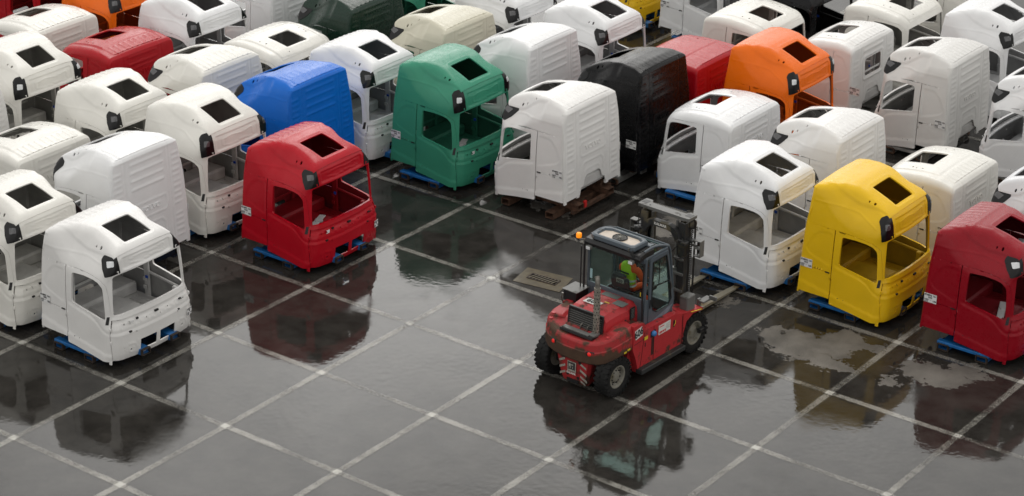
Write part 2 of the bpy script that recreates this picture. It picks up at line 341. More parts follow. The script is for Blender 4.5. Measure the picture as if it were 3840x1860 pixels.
def rounded(pts, r, n=4):
    o = []; N_ = len(pts); pts = [np.array(p, float) for p in pts]; rs = r if hasattr(r, '__len__') else [r]*N_
    for i in range(N_):
        p, a, b = pts[i], pts[i-1], pts[(i+1) % N_]; ri = min(rs[i], .45*np.linalg.norm(a-p), .45*np.linalg.norm(b-p))
        if ri < 1e-4: o.append(tuple(p)); continue
        A = p+(a-p)/np.linalg.norm(a-p)*ri; B = p+(b-p)/np.linalg.norm(b-p)*ri
        for k in range(n+1): t = k/n; o.append(tuple((1-t)**2*A+2*t*(1-t)*p+t*t*B))
    return o
def circ(x, y, r, n=8): return [(x+r*math.cos(2*PI*k/n), y+r*math.sin(2*PI*k/n)) for k in range(n)]
def shrink(poly, d):
    P = np.array(poly); n = len(P); ar = sum(P[i][0]*P[(i+1) % n][1]-P[(i+1) % n][0]*P[i][1] for i in range(n)); sg = 1 if ar > 0 else -1
    T = np.roll(P, -1, 0)-np.roll(P, 1, 0); T /= np.linalg.norm(T, axis=1)[:, None]+1e-9
    return P+sg*d*np.stack([-T[:, 1], T[:, 0]], 1)
def panel(mb, S, dom, outline, holes=(), step=.06, disp=None, thick=.035, gap=0., proud=0., inner=True):
    """a pressed sheet on the shell surface: outline and holes in unrolled coordinates, real thickness, folded rims"""
    loops = [resample(shrink(outline, gap) if gap else outline, step)]+[resample(h, step) for h in holes]
    lo = loops[0].min(0); hi = loops[0].max(0)
    gx, gy = np.meshgrid(np.arange(lo[0]+step*.5, hi[0], step), np.arange(lo[1]+step*.5, hi[1], step)); G = np.stack([gx.ravel(), gy.ravel()], 1)
    k = inpoly(G, loops[0])
    for h in loops[1:]: k &= ~inpoly(G, h)
    G = G[k]; B = np.concatenate(loops)
    if len(G):
        keep = np.ones(len(G), bool)
        for b in B: keep &= ((G-b)**2).sum(1) > (step*.4)**2
        G = G[keep]
    V = np.concatenate([B, G]); E_ = []; o = 0
    for l in loops: n = len(l); E_ += [(o+i, o+(i+1) % n) for i in range(n)]; o += n
    vv, ee, ff, ov, _, _ = geometry.delaunay_2d_cdt([Vector(p) for p in V], E_, [], 0, 1e-6)
    vv = np.array([p[:] for p in vv]); F = np.array([f for f in ff]); c = vv[F].mean(1); k = inpoly(c, loops[0])
    for h in loops[1:]: k &= ~inpoly(c, h)
    F = F[k]; P, n = S.fwd(dom, vv)
    if disp is not None: P = P+n*disp(P)[:, None]
    P = P+n*proud
    t = np.cross(P[F[0][1]]-P[F[0][0]], P[F[0][2]]-P[F[0][0]])
    if np.dot(t, n[F[0][0]]) < 0: F = F[:, ::-1]
    mb.mesh(P, F, True)
    I = P-n*thick
    if inner: mb.mesh(I, F[:, ::-1], True, 1)
    ed = {}
    for f in F:
        for a, b in ((f[0], f[1]), (f[1], f[2]), (f[2], f[0])):
            if (b, a) in ed: del ed[(b, a)]
            else: ed[(a, b)] = 1
    for (a, b) in ed: mb.poly([P[b], P[a], I[a], I[b]])
def caps(x, y, x0, x1, yc, w):           # distance to a capsule, normalised by half width
    dx = np.maximum(np.maximum(x0-x, x-x1), 0); return np.hypot(dx, y-yc)/w
def bead(d, h): return h*sstep(1., .45, d)
def rrect(x, y, x0, x1, y0, y1, r):      # signed distance of a rounded rectangle
    cx, cy = (x0+x1)/2, (y0+y1)/2; qx = np.abs(x-cx)-(x1-x0)/2+r; qy = np.abs(y-cy)-(y1-y0)/2+r
    return np.minimum(np.maximum(qx, qy), 0)+np.hypot(np.maximum(qx, 0), np.maximum(qy, 0))-r
def build_cab(kind):
    """one truck cab body without paint choice: Empty > shell parts; returns the Empty"""
    S = Shell(kind); root = empty('truck_cab'); W_ = PAINT['white']; low = S.low; ub = S.ub
    def conv(dom, sdom, pts): return [tuple(p) for p in S.inv(dom, S.snap(sdom, pts))]
    # ---- side outlines in (u, z)
    seam = [(.90, 2.10), (1.15, 2.095), (1.4, 2.08), (1.62, 2.06), (1.82, 2.02), (1.965, 1.90), (2.02, 1.62)]
    door = [(.90, .31)]+seam+[(2.06, 1.3), (2.085, 1.12), (2.10, .8), (2.10, .17), (1.9, .16), (1.4, .24)]
    win = rounded([(1.02, 1.985), (1.36, 2.0), (1.64, 1.985), (1.79, 1.955), (1.895, 1.86), (1.925, 1.65), (1.965, 1.13), (1.00, 1.30)], [.05, 0, 0, .04, .05, .05, .05, .06])
    def dside(P):
        u, z = P[:, 0], P[:, 2]; d = 0*u
        d += .016*sstep(.012, -.012, z-(.70-.185*(u-ub*0)))           # skirt stands proud below the crease
        if 1:                                                          # belt sweep of the door
            zb = np.interp(u, (.9, 1.0, 1.55, 1.75, 1.9, 2.05, 2.1), (1.29, 1.25, 1.14, 1.05, .90, .83, .82)); d += -.012*sstep(.02, -.0, np.abs(z-zb)-.014)*(u > .95)
            d += .012*sstep(.02, -.02, z-zb)*(u > .93)
        return d
    def dquarter(P):
        u, z = P[:, 0], P[:, 2]; d = .016*sstep(.012, -.012, z-(.70-.185*u))
        pts = rounded([(.86, 1.20), (.86, 2.0), (.45+ub*.6, 1.98), (.25+ub, 1.78), (.12+ub, 1.50), (.24+ub*1.05, 1.38)], .10)
        P2 = np.stack([u, z], 1); ins = inpoly(P2, pts); B = resample(pts, .02); dd = np.sqrt(((P2[:, None]-B[None])**2).sum(2)).min(1)
        return d-.009*sstep(-.012, .016, np.where(ins, dd, -dd))+.004*np.exp(-(dd/.02)**2)
    for sg in (1, -1):
        dn = 'side+' if sg > 0 else 'side-'
        m = MB(); panel(m, S, dn, conv(dn, dn, [(ub+.012, 1.07), (.90, 1.055), (.90, 2.10), (ub+.012, 2.13)]), step=.035, disp=dquarter, gap=.009, thick=.02); m.build('side_panel', W_, root)
        m = MB(); panel(m, S, dn, conv(dn, dn, [(ub+.012, .42), (.90, .42), (.90, 1.055), (ub+.012, 1.07)]), step=.05, disp=dquarter, gap=.009, thick=.02); lk = m.build('locker_hatch', W_, root)
        m = MB(); p0 = S.snap(dn, [(.80, 1.055)])[0]; m.box(p0+np.array([0, sg*.004, 0]), (.11, .02, .028)); m.build('latch', M['dark'], lk)
        dr_ = MB(); panel(dr_, S, dn, conv(dn, dn, door), [conv(dn, dn, win)], step=.04, disp=dside, gap=.009, thick=.045)
        # folded sill lip under the door
        a = S.snap(dn, [(.92, .31)])[0]; b = S.snap(dn, [(2.08, .17)])[0]
        dr_.beam(a+np.array([0, sg*.006, .012]), b+np.array([0, sg*.012, .0]), .05, .045, .01)
        dr_.box(b+np.array([-.015, sg*.02, -.035]), (.09, .035, .09), bev=.01)
        dro = dr_.build('door', W_, root)
        m = MB(); c = S.snap(dn, [(1.10, .50)])[0]                       # recessed pull with lock
        m.box(c+np.array([.02, sg*.007, 0]), (.25, .012, .075), bev=.02); h = m.build('door_handle', W_, dro)
        m = MB(); m.box(c+np.array([-.045, sg*.016, .0]), (.02, .008, .028)); m.lathe(c+np.array([-.005, sg*.016, .002]), [(0, .004*sg), (.014, .004*sg), (.014, -.004)], 'y', 10); m.box(c+np.array([.10, sg*.016, -.004]), (.012, .006, .03)); m.build('lock', M['dark'], h)
        m = MB(); panel(m, S, dn, conv(dn, dn, [(1.985, 1.03), (2.055, 1.03), (2.045, 1.2), (1.99, 1.2)]), step=.05, thick=.02, proud=.006); m.build('mirror_cover', M['dark'], root)
        for zz in (.93, .62):
            m = MB(); q = S.snap(dn, [(2.105, zz)])[0]; m.box(q+np.array([.0, sg*.002, 0]), (.05, .03, .07), bev=.008); m.build('hinge', W_, root)
    # ---- upper body: roof skin from seam to seam, with roof hatch opening
    zl = [(ub+.0, 2.13), (.90, 2.10)]+seam[1:5]
    low_pts = conv('arch', 'side-', zl); zcorner = S.inv('s', S.snap('side-', [seam[4]]))[0][1]
    Wc = 1.25+S.HT-zcorner; Wmax = [(2.3, -Wc)]
    left = [(p[0], p[1]) for p in low_pts]; left[0] = (0.0, left[0][1])
    outl = left+Wmax+[(2.3, Wc)]+[(p[0], -p[1]) for p in reversed(left)]
    hu = {'mid': (1.13, 1.84), 'tall': (1.24, 1.85), 'low': (1.0, 1.7), 'day': (1.0, 1.7), 'flat': (1.15, 1.7)}[kind]
    hatch = rounded(conv('arch', 'roof', [(hu[0], -.40), (hu[1], -.40), (hu[1], .40), (hu[0], .40)]), .05)
    dots = [conv('arch', 'roof', circ(u, v, r_)) for (u, v, r_) in (([(1.42, -.80, .02), (1.56, -.80, .03), (1.16, .80, .02), (1.42, .80, .022), (1.56, .80, .03)] if not low else [(1.05, -.75, .022), (1.25, -.72, .03), (1.1, .74, .022), (1.25, .76, .022), (1.36, .72, .026), (1.85, -.5, .018)]))]
    def droof(P):
        u, v, z = P.T; d = 0*u
        for vv in np.arange(-.72, .73, .18): d += bead(caps(u, v, ub+.12, hu[0]-.45, vv, .018), .014)
        d += .010*sstep(-.02, .02, u-(hu[0]-.36))*sstep(.88, .84, np.abs(v))                           # dome step across the roof
        d += .012*sstep(.895, .855, np.abs(v))*(z > 2.1)
        if kind == 'flat':
            for vv in np.arange(-.72, .73, .18): d += bead(caps(u, v, 1.1, 1.75, vv, .018), .014)
            return d
        q = rrect(u, v, hu[0], hu[1], -.40, .40, .05); d += -.010*sstep(.055, .035, q)+.006*np.exp(-((q-.07)/.018)**2)
        if not low:                                                                                     # sculpted flank: bright crease sweeping down to the lamp
            k_ = .27 if kind == 'tall' else 0; zz = np.interp(u, (.0, .8, 1.3, 1.7, 1.95), np.array((2.38, 2.38, 2.36, 2.30, 2.2))+k_*np.array((1, 1, .8, .4, .2)))
            d += .006*np.exp(-((z-zz)/.022)**2)*(np.abs(v) > .9)*(u < 1.8)                                # fine crease along the flank
        return d
    m = MB(); panel(m, S, 'arch', outl, ([hatch] if kind != 'flat' else [])+dots, step=.036, disp=droof, thick=.03)
    # front frame: pillars and header around the windscreen
    zb = 1.16; dl = conv('s', 'side-', [seam[4], seam[5], seam[6], (2.06, 1.3), (2.085, 1.12)])
    outl2 = [(-1.25, S.HT)]+[(-1.25, zcorner)]+dl[0:]+[(-p[0], p[1]) for p in reversed(dl)]+[(1.25, zcorner), (1.25, S.HT)]
    wt = S.wt; ws = rounded(conv('s', 'front', [(-1.06, zb+.05), (-.6, zb+.06), (0, zb+.07), (.6, zb+.06), (1.06, zb+.05), (1.05, 1.5), (1.0, wt), (.5, wt+.03), (0, wt+.04), (-.5, wt+.03), (-1.0, wt), (-1.05, 1.5)]), [.06, 0, 0, 0, .06, 0, .07, 0, 0, 0, .07, 0])
    def dfront(P):
        u, v, z = P.T; d = 0*u
        if not low:
            d += -.022*sstep(.008, -.02, rrect(v, z, -.72, .72, 2.17, 2.43 if kind == 'mid' else 2.52, .05))
            d += bead(np.abs(rrect(v, z, -.52, .52, 2.235, 2.36+(.06 if kind == 'tall' else 0), .04)+.02*np.sin(v*9))/.016, .010)
            d += bead(caps(v, z, -.85, .85, wt+.055, .014), .008)
        else: d += bead(caps(v, z, -.9, .9, wt+.04, .014), .006)
        return d
    panel(m, S, 's', outl2, [ws], step=.036, disp=dfront, thick=.05)
    m.build('body', W_, root)
    # ---- corner lamp covers
    if not low:
        tk = .08 if kind == 'tall' else 0
        for sg in (1, -1):
            pd = 'proj+' if sg > 0 else 'proj-'; kx = 0
            L3 = np.array([(1.94, 1.12, 2.09), (2.02, 1.0, 2.10), (2.10, .80, 2.13), (2.06, .80, 2.3), (1.99, .80, 2.50), (1.90, .86, 2.56), (1.86, .99, 2.545), (1.87, 1.07, 2.48), (1.91, 1.12, 2.28)])*[1, sg, 1]+[kx, 0, 0]
            L3[3:8, 2] += tk; oo = rounded([tuple(p) for p in S.inv(pd, L3)], [.03, 0, .02, 0, .03, .04, .03, .03, 0])
            cm = MB(); panel(cm, S, pd, oo, step=.04, proud=.012, thick=.04); co = cm.build('lamp_cover', M['lampblack'], root)
            L3 = np.array([(1.95, 1.03, 2.28), (2.05, .93, 2.30), (2.02, .90, 2.41), (1.91, .99, 2.41)])*[1, sg, 1]+[kx, 0, tk*.6]
            cm = MB(); panel(cm, S, pd, rounded([tuple(p) for p in S.inv(pd, L3)], .02), step=.04, proud=.02, thick=.02); cm.build('lamp_lens', M['lensdark'], co)
            cm = MB(); c = S.snap('front', [(.86*sg, 2.16)])[0]; cm.box(c+np.array([.0, 0, 0]), (.03, .022, .05)); cm.box(c+np.array([.002, .015*sg, .022]), (.03, .035, .015)); cm.build('lamp_clip', W_, co)
    # ---- front lower panel
    botz = lambda s_: .17+.02*abs(s_)
    seamx = conv('s', 'side-', [(2.10, 1.12), (2.10, .8), (2.10, .18)])
    top = conv('s', 'front', [(-1.0, 1.11), (-.6, 1.14), (0, 1.15), (.6, 1.14), (1.0, 1.11)])
    outl3 = [seamx[2], seamx[1], seamx[0]]+top+[(-p[0], p[1]) for p in (seamx[0], seamx[1], seamx[2])]+conv('s', 'front', [(.9, .165), (.5, .155), (0, .15), (-.5, .155), (-.9, .165)])
    fh = [conv('s', 'front', rounded([(a, .27), (b, .27), (b, .53), (a, .53)], .02)) for a, b in ((-.52, -.05), (.05, .52))]
    for (v, z, r_) in ((.77, .37, .028), (-.77, .37, .028), (.62, .75, .02), (-.62, .75, .02), (-.9, .99, .02), (.35, .98, .018), (-.3, .97, .02), (.9, .97, .02), (.1, .93, .016), (-.95, .45, .014), (.95, .45, .014)):
        fh.append(conv('s', 'front', circ(v, z, r_, 6)))
    def dlower(P):
        u, v, z = P.T; d = 0*u; zz = .80-.0*np.abs(v)
        d += -.022*sstep(.0, .014, z-zz)+.008*np.exp(-((z-zz+.006)/.012)**2)
        for sg in (1, -1):
            r_ = np.hypot(v-sg*.77, z-.37); d += bead(np.abs(r_-.15)/.014, .010)*(z > .35)+bead(np.abs(r_-.06)/.016, .012)
            d += bead(np.abs(rrect(v*sg, z, .62, 1.0, .90, 1.02, .03))/.014, .010)
        d += bead(np.abs(z-(.95+.022*np.sin(v*13)))/.012, .012)*(np.abs(v) < .58)
        d += bead(np.abs(rrect(v, z, -.6, .6, .24, .56, .03))/.014, .006)
        d += bead(np.abs(z-1.055)/.015, -.014)
        return d
    m = MB(); panel(m, S, 's', outl3, fh, step=.034, disp=dlower, gap=.006, thick=.02); fp = m.build('front_panel', W_, root)
    m = MB()
    for (v, z, w_, h_) in ((-.78, .80, .07, .035), (.66, .79, .05, .03), (.0, 1.02, .10, .04), (-.55, 1.03, .05, .04), (.75, 1.0, .06, .03)):
        c = S.snap('front', [(v, z)])[0]; m.box(c+np.array([-.004, 0, 0]), (.03, w_, h_))
    m.build('bracket', M['dark'], fp)
    m = MB(); c = S.snap('front', [(.82, .99)])[0]; m.tube([c+np.array([.0, -.03, -.02]), c+np.array([.03, 0, .02]), c+np.array([.0, .04, .03])], .012, 6); m.tube([c+np.array([.0, -1.6, .05]), c+np.array([.02, -1.58, .0])], .014, 6); m.build('wire_clip', M['inside'], fp)
    # cowl rail behind the front panel
    m = MB(); Pt = S.snap('front', [(v, 1.09) for v in np.linspace(-1.02, 1.02, 13)])
    for a, b in zip(Pt[:-1], Pt[1:]): m.beam(a-np.array([.10, 0, .02]), b-np.array([.10, 0, .02]), .13, .05, .008)
    for a in Pt[1:-1:2]: m.box(a-np.array([.10, 0, -.012]), (.05, .07, .02), bev=.006)
    rail = m.build('cowl_rail', W_, root)
    m = MB()
    for a, b in zip(Pt[1:-2], Pt[2:-1]): m.beam(a-np.array([.045, 0, -.008]), b-np.array([.045, 0, -.008]), .018, .006)
    m.build('cowl_slot_line', M['dark'], rail)  # added dark strip, stands in for the shaded slot along the cowl
    # ---- back panel with pressed ribs and raised lettering
    def dback(P):
        u, v, z = P.T; d = 0*u; k = {'mid': 0., 'tall': .25}.get(kind, -.42)
        if kind != 'day':
            for zz, w_ in ((2.50+k, .026), (2.30+k, .026), (2.10+k, .026))+(((1.90+k, .026),) if k >= 0 else ()):
                if zz > 1.83: d += bead(caps(v, z, -.50, .50, zz, w_*1.5), .015)
            d += bead(np.abs(rrect(v, z, -.56, .50, 1.40, 1.76, .08))/.022, .012)
        else: d += bead(np.abs(rrect(v, z, -.54, .54, 1.22, 1.86, .10))/.04, .022)+bead(caps(v, z, -.5, .5, 2.02, .045), .024)
        d += bead(np.abs(rrect(v, z, -.46, .46, .2, 1.22, .18))/.024, .012)*(z > .85)+bead(np.abs(rrect(v, z, -.30, .34, .2, 1.02, .12))/.02, .009)*(z > .88)
        top_ = np.interp(0, s_hx, s_hy)-.28
        for i, zz in enumerate(np.arange(.62, top_, .135)):
            if 4 < i < 6: continue
            for sg in (1, -1): d += bead(caps(v*sg, z, .82, 1.03, zz, .026), .012)
        d += -.010*sstep(.03, .0, np.abs(np.abs(v)-.70)-.0)*(z > .6)
        d += -.020*sstep(-.01, -.05, rrect(v, z, -1.17, 1.17, .30, top_+.20, .14))*0+.012*sstep(.03, .0, np.abs(rrect(v, z, -1.15, 1.15, .2, top_+.20, .14)))
        return d
    s_hx, s_hy = S.hx, S.hy
    bo = [(-1.25, S.HT), (1.25, S.HT)]+[(1.25, .42), (.56, .42), (.50, .60), (.40, .64), (.33, .82), (.24, .87), (-.24, .87), (-.33, .82), (-.40, .64), (-.50, .60), (-.56, .42), (-1.25, .42)]
    m = MB(); hl = []
    if kind == 'day': hl = [conv('back', 'back', rounded([(-.44, 1.30), (.44, 1.30), (.44, 1.78), (-.44, 1.78)], .1))]
    panel(m, S, 'back', bo, hl, step=.03, disp=dback, thick=.02); 
    for sg in (1, -1):
        m.box((ub+.03, sg*1.15, .40), (.05, .10, .10), bev=.008); m.box((ub+.04, sg*.62, .42), (.07, .12, .10), bev=.01)
    bp = m.build('back_panel', W_, root)
    if kind != 'day' :
        tm = MB(); c = S.snap('back', [(0, 1.58)])[0]
        put_text(tm, 'VOLVO', .17, (c[0]-.004, -.02, 1.58), (0, -1, 0), (0, 0, 1), .010, .004, 1.15); tm.build('lettering', W_, bp)
    # ---- interior: floor pan, engine tunnel, bunk, inner trim
    m = MB(); m.box((1.12+ub/2, 0, .50), (2.0-ub, 2.28, .05)); m.box((1.9, 0, .56), (.30, 2.1, .05), bev=.02)
    for k in range(-5, 6):
        if abs(k) > 2: m.box((1.25, k*.19, .532), (1.0, .05, .018), bev=.006)
    m.box((.95, 0, .62), (1.7, .92, .20), bev=.07); m.box((1.45, 0, .70), (.5, .8, .14), bev=.06)
    if ub == 0: m.box((.36, 0, .66), (.62, 2.2, .30), bev=.05)
    m.lathe((1.35, -.62, .54), [(.10, 0), (.09, .025), (.05, .03), (.045, .012), (0, .012)], 'z', 14); m.lathe((1.0, .62, .54), [(.10, 0), (.09, .025), (.05, .03), (.045, .012), (0, .012)], 'z', 14)
    m.build('floor', M['inside'], root)
    m = MB()
    for sg in (1, -1):
        m.beam((.93, sg*1.14, .5), (.93, sg*1.10, 2.0), .10, .05, .01, up=(0, 1, 0)); m.beam((.95, sg*1.13, 1.12), (2.0, sg*1.13, 1.0), .05, .06, .012)
        m.box((1.85, sg*1.02, .8), (.12, .10, .55), bev=.02)
        for zz in (.75, .95, 1.5, 1.75): m.box((.93, sg*1.06, zz), (.06, .03, .09), bev=.008)
    for vv in (-.55, .55): m.beam((ub+.07, vv, .6), (ub+.07, vv, 2.0), .05, .10, .012, up=(0, 1, 0))
    for zz in (1.0, 1.4, 1.8): m.box((ub+.06, 0, zz), (.03, 1.9, .06), bev=.01)
    m.build('inner_frame', M['inside_dark'], root)
    m = MB()
    for sg in (1, -1): m.box((.97, sg*1.05, 1.02), (.04, .02, .06))
    m.build('clip', M['blueclip'], root)
    kx_, ky_ = (-.5, 0, .90, 1.0, 1.965, 2.1, 2.3, 2.8), (-.43, .07, .93, 1.10, 2.06, 2.17, 2.40, 2.9) if kind != 'day' else (.0, .40, 1.03, 1.13, 2.06, 2.17, 2.40, 2.9)
    def fix(o):
        if o.type == 'MESH':
            me = o.data; co = np.empty(len(me.vertices)*3); me.vertices.foreach_get('co', co); co = co.reshape(-1, 3)
            co[:, 0] = np.interp(co[:, 0], kx_, ky_)+.05*(co[:, 2]-.42)*np.clip(1-(co[:, 0]-ub)/.9, 0, 1); me.vertices.foreach_set('co', co.ravel()); me.update()
        for c in o.children: fix(c)
    fix(root)
    return root
def make_sticker(code, row):
    t = MB(); t.box((0, 0, 0), (.30, .004, .21)); st = t.build('sticker', M['paper'])
    m = MB(); put_text(m, code, .062, (0, -.003, .065), (1, 0, 0), (0, 0, 1), .001, .002)
    put_text(m, row[0], .055, (-.095, -.003, -.045), (1, 0, 0), (0, 0, 1), .001, .002); put_text(m, row[1], .06, (.10, -.003, -.06), (1, 0, 0), (0, 0, 1), .001, .002)
    for k in range(7): m.box((-.045+k*.014, -.003, .015), (.007, .003, .04))
    for k in range(3): m.box((-.095, -.003, -.075-k*.01), (.09, .003, .004))
    m.box((.0, -.003, -.04), (.05, .003, .004)); tag(m.build('sticker_print', M['ink'], st), kind='stuff'); return st
# ================================================================== ASPHALT YARD
def ground_mats():
    # wet asphalt
    m = bpy.data.materials.new('wet_asphalt'); m.use_nodes = True; nt = m.node_tree; N = nt.nodes.new; L = nt.links.new; b = nt.nodes['Principled BSDF']
    ge = N('ShaderNodeNewGeometry')
    def noise(scale, det=5, rough=.5, loc=(0, 0, 0), dist=0.):
        mp_ = N('ShaderNodeMapping'); mp_.inputs['Location'].default_value = loc; L(ge.outputs['Position'], mp_.inputs[0])
        n = N('ShaderNodeTexNoise'); n.inputs['Scale'].default_value = scale; n.inputs['Detail'].default_value = det; n.inputs['Roughness'].default_value = rough; n.inputs['Distortion'].default_value = dist; L(mp_.outputs[0], n.inputs['Vector']); return n.outputs[0]
    def ramp(src, a, b_, c=0., d=1.):
        r = N('ShaderNodeMapRange'); r.inputs['From Min'].default_value = a; r.inputs['From Max'].default_value = b_; r.inputs['To Min'].default_value = c; r.inputs['To Max'].default_value = d; L(src, r.inputs['Value']); return r.outputs[0]
    def math_(op, a, b_):
        k = N('ShaderNodeMath'); k.operation = op
        for i, s in enumerate((a, b_)):
            if hasattr(s, 'is_linked'): L(s, k.inputs[i])
            else: k.inputs[i].default_value = s
        return k.outputs[0]
    # the drying spots: ellipses (x, y, rx, ry) warped by noise
    sx = N('ShaderNodeSeparateXYZ'); wv = N('ShaderNodeTexNoise'); wv.inputs['Scale'].default_value = 2.6; wv.inputs['Detail'].default_value = 10; wv.inputs['Roughness'].default_value = .66; L(ge.outputs['Position'], wv.inputs['Vector'])
    va = N('ShaderNodeVectorMath'); va.operation = 'MULTIPLY_ADD'; L(wv.outputs['Color'], va.inputs[0]); va.inputs[1].default_value = (1.5, 1.5, 0); L(ge.outputs['Position'], va.inputs[2])
    vb = N('ShaderNodeVectorMath'); vb.operation = 'SUBTRACT'; L(va.outputs[0], vb.inputs[0]); vb.inputs[1].default_value = (.85, .85, 0)
    dry = None
    for (x, y, rx, ry) in DRY:
        d = N('ShaderNodeVectorMath'); d.operation = 'SUBTRACT'; L(vb.outputs[0], d.inputs[0]); d.inputs[1].default_value = (x, y, 0)
        d2 = N('ShaderNodeVectorMath'); d2.operation = 'MULTIPLY'; L(d.outputs[0], d2.inputs[0]); d2.inputs[1].default_value = (1/rx, 1/ry, 0)
        ln = N('ShaderNodeVectorMath'); ln.operation = 'LENGTH'; L(d2.outputs[0], ln.inputs[0]); e = ramp(ln.outputs['Value'], .90, 1.04, 1., 0.)
        dry = e if dry is None else math_('MAXIMUM', dry, e)
    grain = noise(90, 3, .7); mid = noise(1.3, 6, .6); big = noise(.22, 4, .5, (3, 1, 0))
    # colour
    base = ramp(grain, .32, .72, .2, 2.8); mm = math_('MULTIPLY', base, ramp(mid, .3, .7, .6, 1.5))
    cdry = N('ShaderNodeMix'); cdry.data_type = 'RGBA'; L(dry, cdry.inputs[0]); cdry.inputs[6].default_value = (.020, .0185, .0165, 1); cdry.inputs[7].default_value = (.095, .088, .078, 1)
    cm = N('ShaderNodeVectorMath'); cm.operation = 'SCALE'; L(cdry.outputs[2], cm.inputs[0]); L(mm, cm.inputs['Scale']); L(cm.outputs[0], b.inputs['Base Color'])
    # water film
    streak = noise(.9, 6, .62, (7, 2, 0), .6); damp = math_('MULTIPLY', ramp(big, .45, .62), ramp(streak, .42, .62))
    rw = math_('ADD', math_('ADD', math_('MULTIPLY', damp, .09), math_('MULTIPLY', ramp(noise(55, 3, .7), .45, .8), .05)), .025); rr = N('ShaderNodeMix'); rr.data_type = 'FLOAT'; L(dry, rr.inputs[0]); L(rw, rr.inputs[2]); rr.inputs[3].default_value = .62; L(rr.outputs[0], b.inputs['Roughness'])
    # wind ripple, thin film over stones
    mpr = N('ShaderNodeMapping'); mpr.inputs['Scale'].default_value = (1, 1, 1); mpr.inputs['Rotation'].default_value = (0, 0, math.radians(35)); L(ge.outputs['Position'], mpr.inputs[0])
    wr = N('ShaderNodeTexNoise'); wr.inputs['Scale'].default_value = 7.; wr.inputs['Detail'].default_value = 3; wr.inputs['Roughness'].default_value = .5; L(mpr.outputs[0], wr.inputs['Vector'])
    rip = math_('MULTIPLY', wr.outputs[0], ramp(noise(.35, 3, .5, (1, 5, 0)), .38, .68, .15, 1.3))
    hgt = math_('ADD', math_('MULTIPLY', rip, .0021), math_('MULTIPLY', math_('MULTIPLY', grain, math_('ADD', dry, math_('MULTIPLY', damp, .30))), .0030))
    hg2 = math_('ADD', hgt, math_('MULTIPLY', noise(38, 2, .5), .00010))
    bp = N('ShaderNodeBump'); bp.inputs['Strength'].default_value = 1.; bp.inputs['Distance'].default_value = 1.; L(hg2, bp.inputs['Height']); L(bp.outputs[0], b.inputs['Normal'])
    b.inputs['IOR'].default_value = 1.345; b.inputs['Specular IOR Level'].default_value = .5
    # paint stripes: worn, wet; ragged edges let the asphalt through
    def stripe(name, col, wear, half, sq):
        p = bpy.data.materials.new(name); p.use_nodes = True; t = p.node_tree; n_ = t.nodes.new; l_ = t.links.new; q = t.nodes['Principled BSDF']; g = n_('ShaderNodeNewGeometry')
        def nn(sc_, de, ro): a = n_('ShaderNodeTexNoise'); a.inputs['Scale'].default_value = sc_; a.inputs['Detail'].default_value = de; a.inputs['Roughness'].default_value = ro; l_(g.outputs['Position'], a.inputs['Vector']); return a.outputs[0]
        def mt(op, a, b=0., c=0.):
            k = n_('ShaderNodeMath'); k.operation = op
            for i, s_ in enumerate((a, b, c)):
                if hasattr(s_, 'is_linked'): l_(s_, k.inputs[i])
                else: k.inputs[i].default_value = s_
            return k.outputs[0]
        sp = n_('ShaderNodeSeparateXYZ'); l_(g.outputs['Position'], sp.inputs[0]); ds = []
        for ax in (0, 1): ds.append(mt('ABSOLUTE', mt('SUBTRACT', mt('FRACT', mt('ADD', mt('MULTIPLY', sp.outputs[ax], 1/3), 100.5)), .5)))
        d = mt('MULTIPLY', mt('MAXIMUM' if sq else 'MINIMUM', ds[0], ds[1]), 3.)
        grain_ = nn(34, 6, .75); low = nn(.55, 4, .55); mid_ = nn(6, 5, .6)
        edge = n_('ShaderNodeMapRange'); edge.inputs['From Min'].default_value = half+.035; edge.inputs['From Max'].default_value = half-.045; l_(d, edge.inputs['Value'])
        k1 = mt('ADD', mt('MULTIPLY', grain_, 1.5), mt('MULTIPLY', mid_, .5)); k2 = mt('ADD', k1, mt('MULTIPLY', low, 1.15)); k3 = mt('ADD', k2, mt('MULTIPLY', edge.outputs[0], .75))
        r = n_('ShaderNodeMapRange'); r.inputs['From Min'].default_value = wear-.16; r.inputs['From Max'].default_value = wear+.26; l_(k3, r.inputs['Value'])
        al = mt('MULTIPLY', r.outputs[0], edge.outputs[0]); l_(al, q.inputs['Alpha']); q.inputs['Base Color'].default_value = (*col, 1)
        q.inputs['Roughness'].default_value = .10; w1 = n_('ShaderNodeBump'); w1.inputs['Distance'].default_value = .0008; w1.inputs['Strength'].default_value = .3; l_(grain_, w1.inputs['Height']); l_(w1.outputs[0], q.inputs['Normal']); q.inputs['IOR'].default_value = 1.34
        return p
    return m, stripe('worn_white_marking', (.25, .24, .215), 2.22, .105, False), stripe('fresh_white_marking', (.46, .45, .41), 2.10, .11, True)
DRY = [(10.1, 13.45, .85, .62), (10.9, 14.1, .55, .75), (11.3, 13.1, .55, .32), (11.5, 14.35, .45, .25), (13.2, 14.05, .85, .50), (13.8, 14.6, .45, .28), (1.75, 15.95, .5, .18), (1.2, 16.1, .3, .12), (4.6, 17.2, .45, .9), (7.75, 14.35, .3, .4), (12.6, 13.2, .25, .2)]
m_asph, m_line, m_cross = ground_mats()
g = MB(); g.poly([(-260, -140, 0), (200, -140, 0), (200, 320, 0), (-260, 320, 0)]); tag(g.build('asphalt_ground', m_asph), kind='structure')
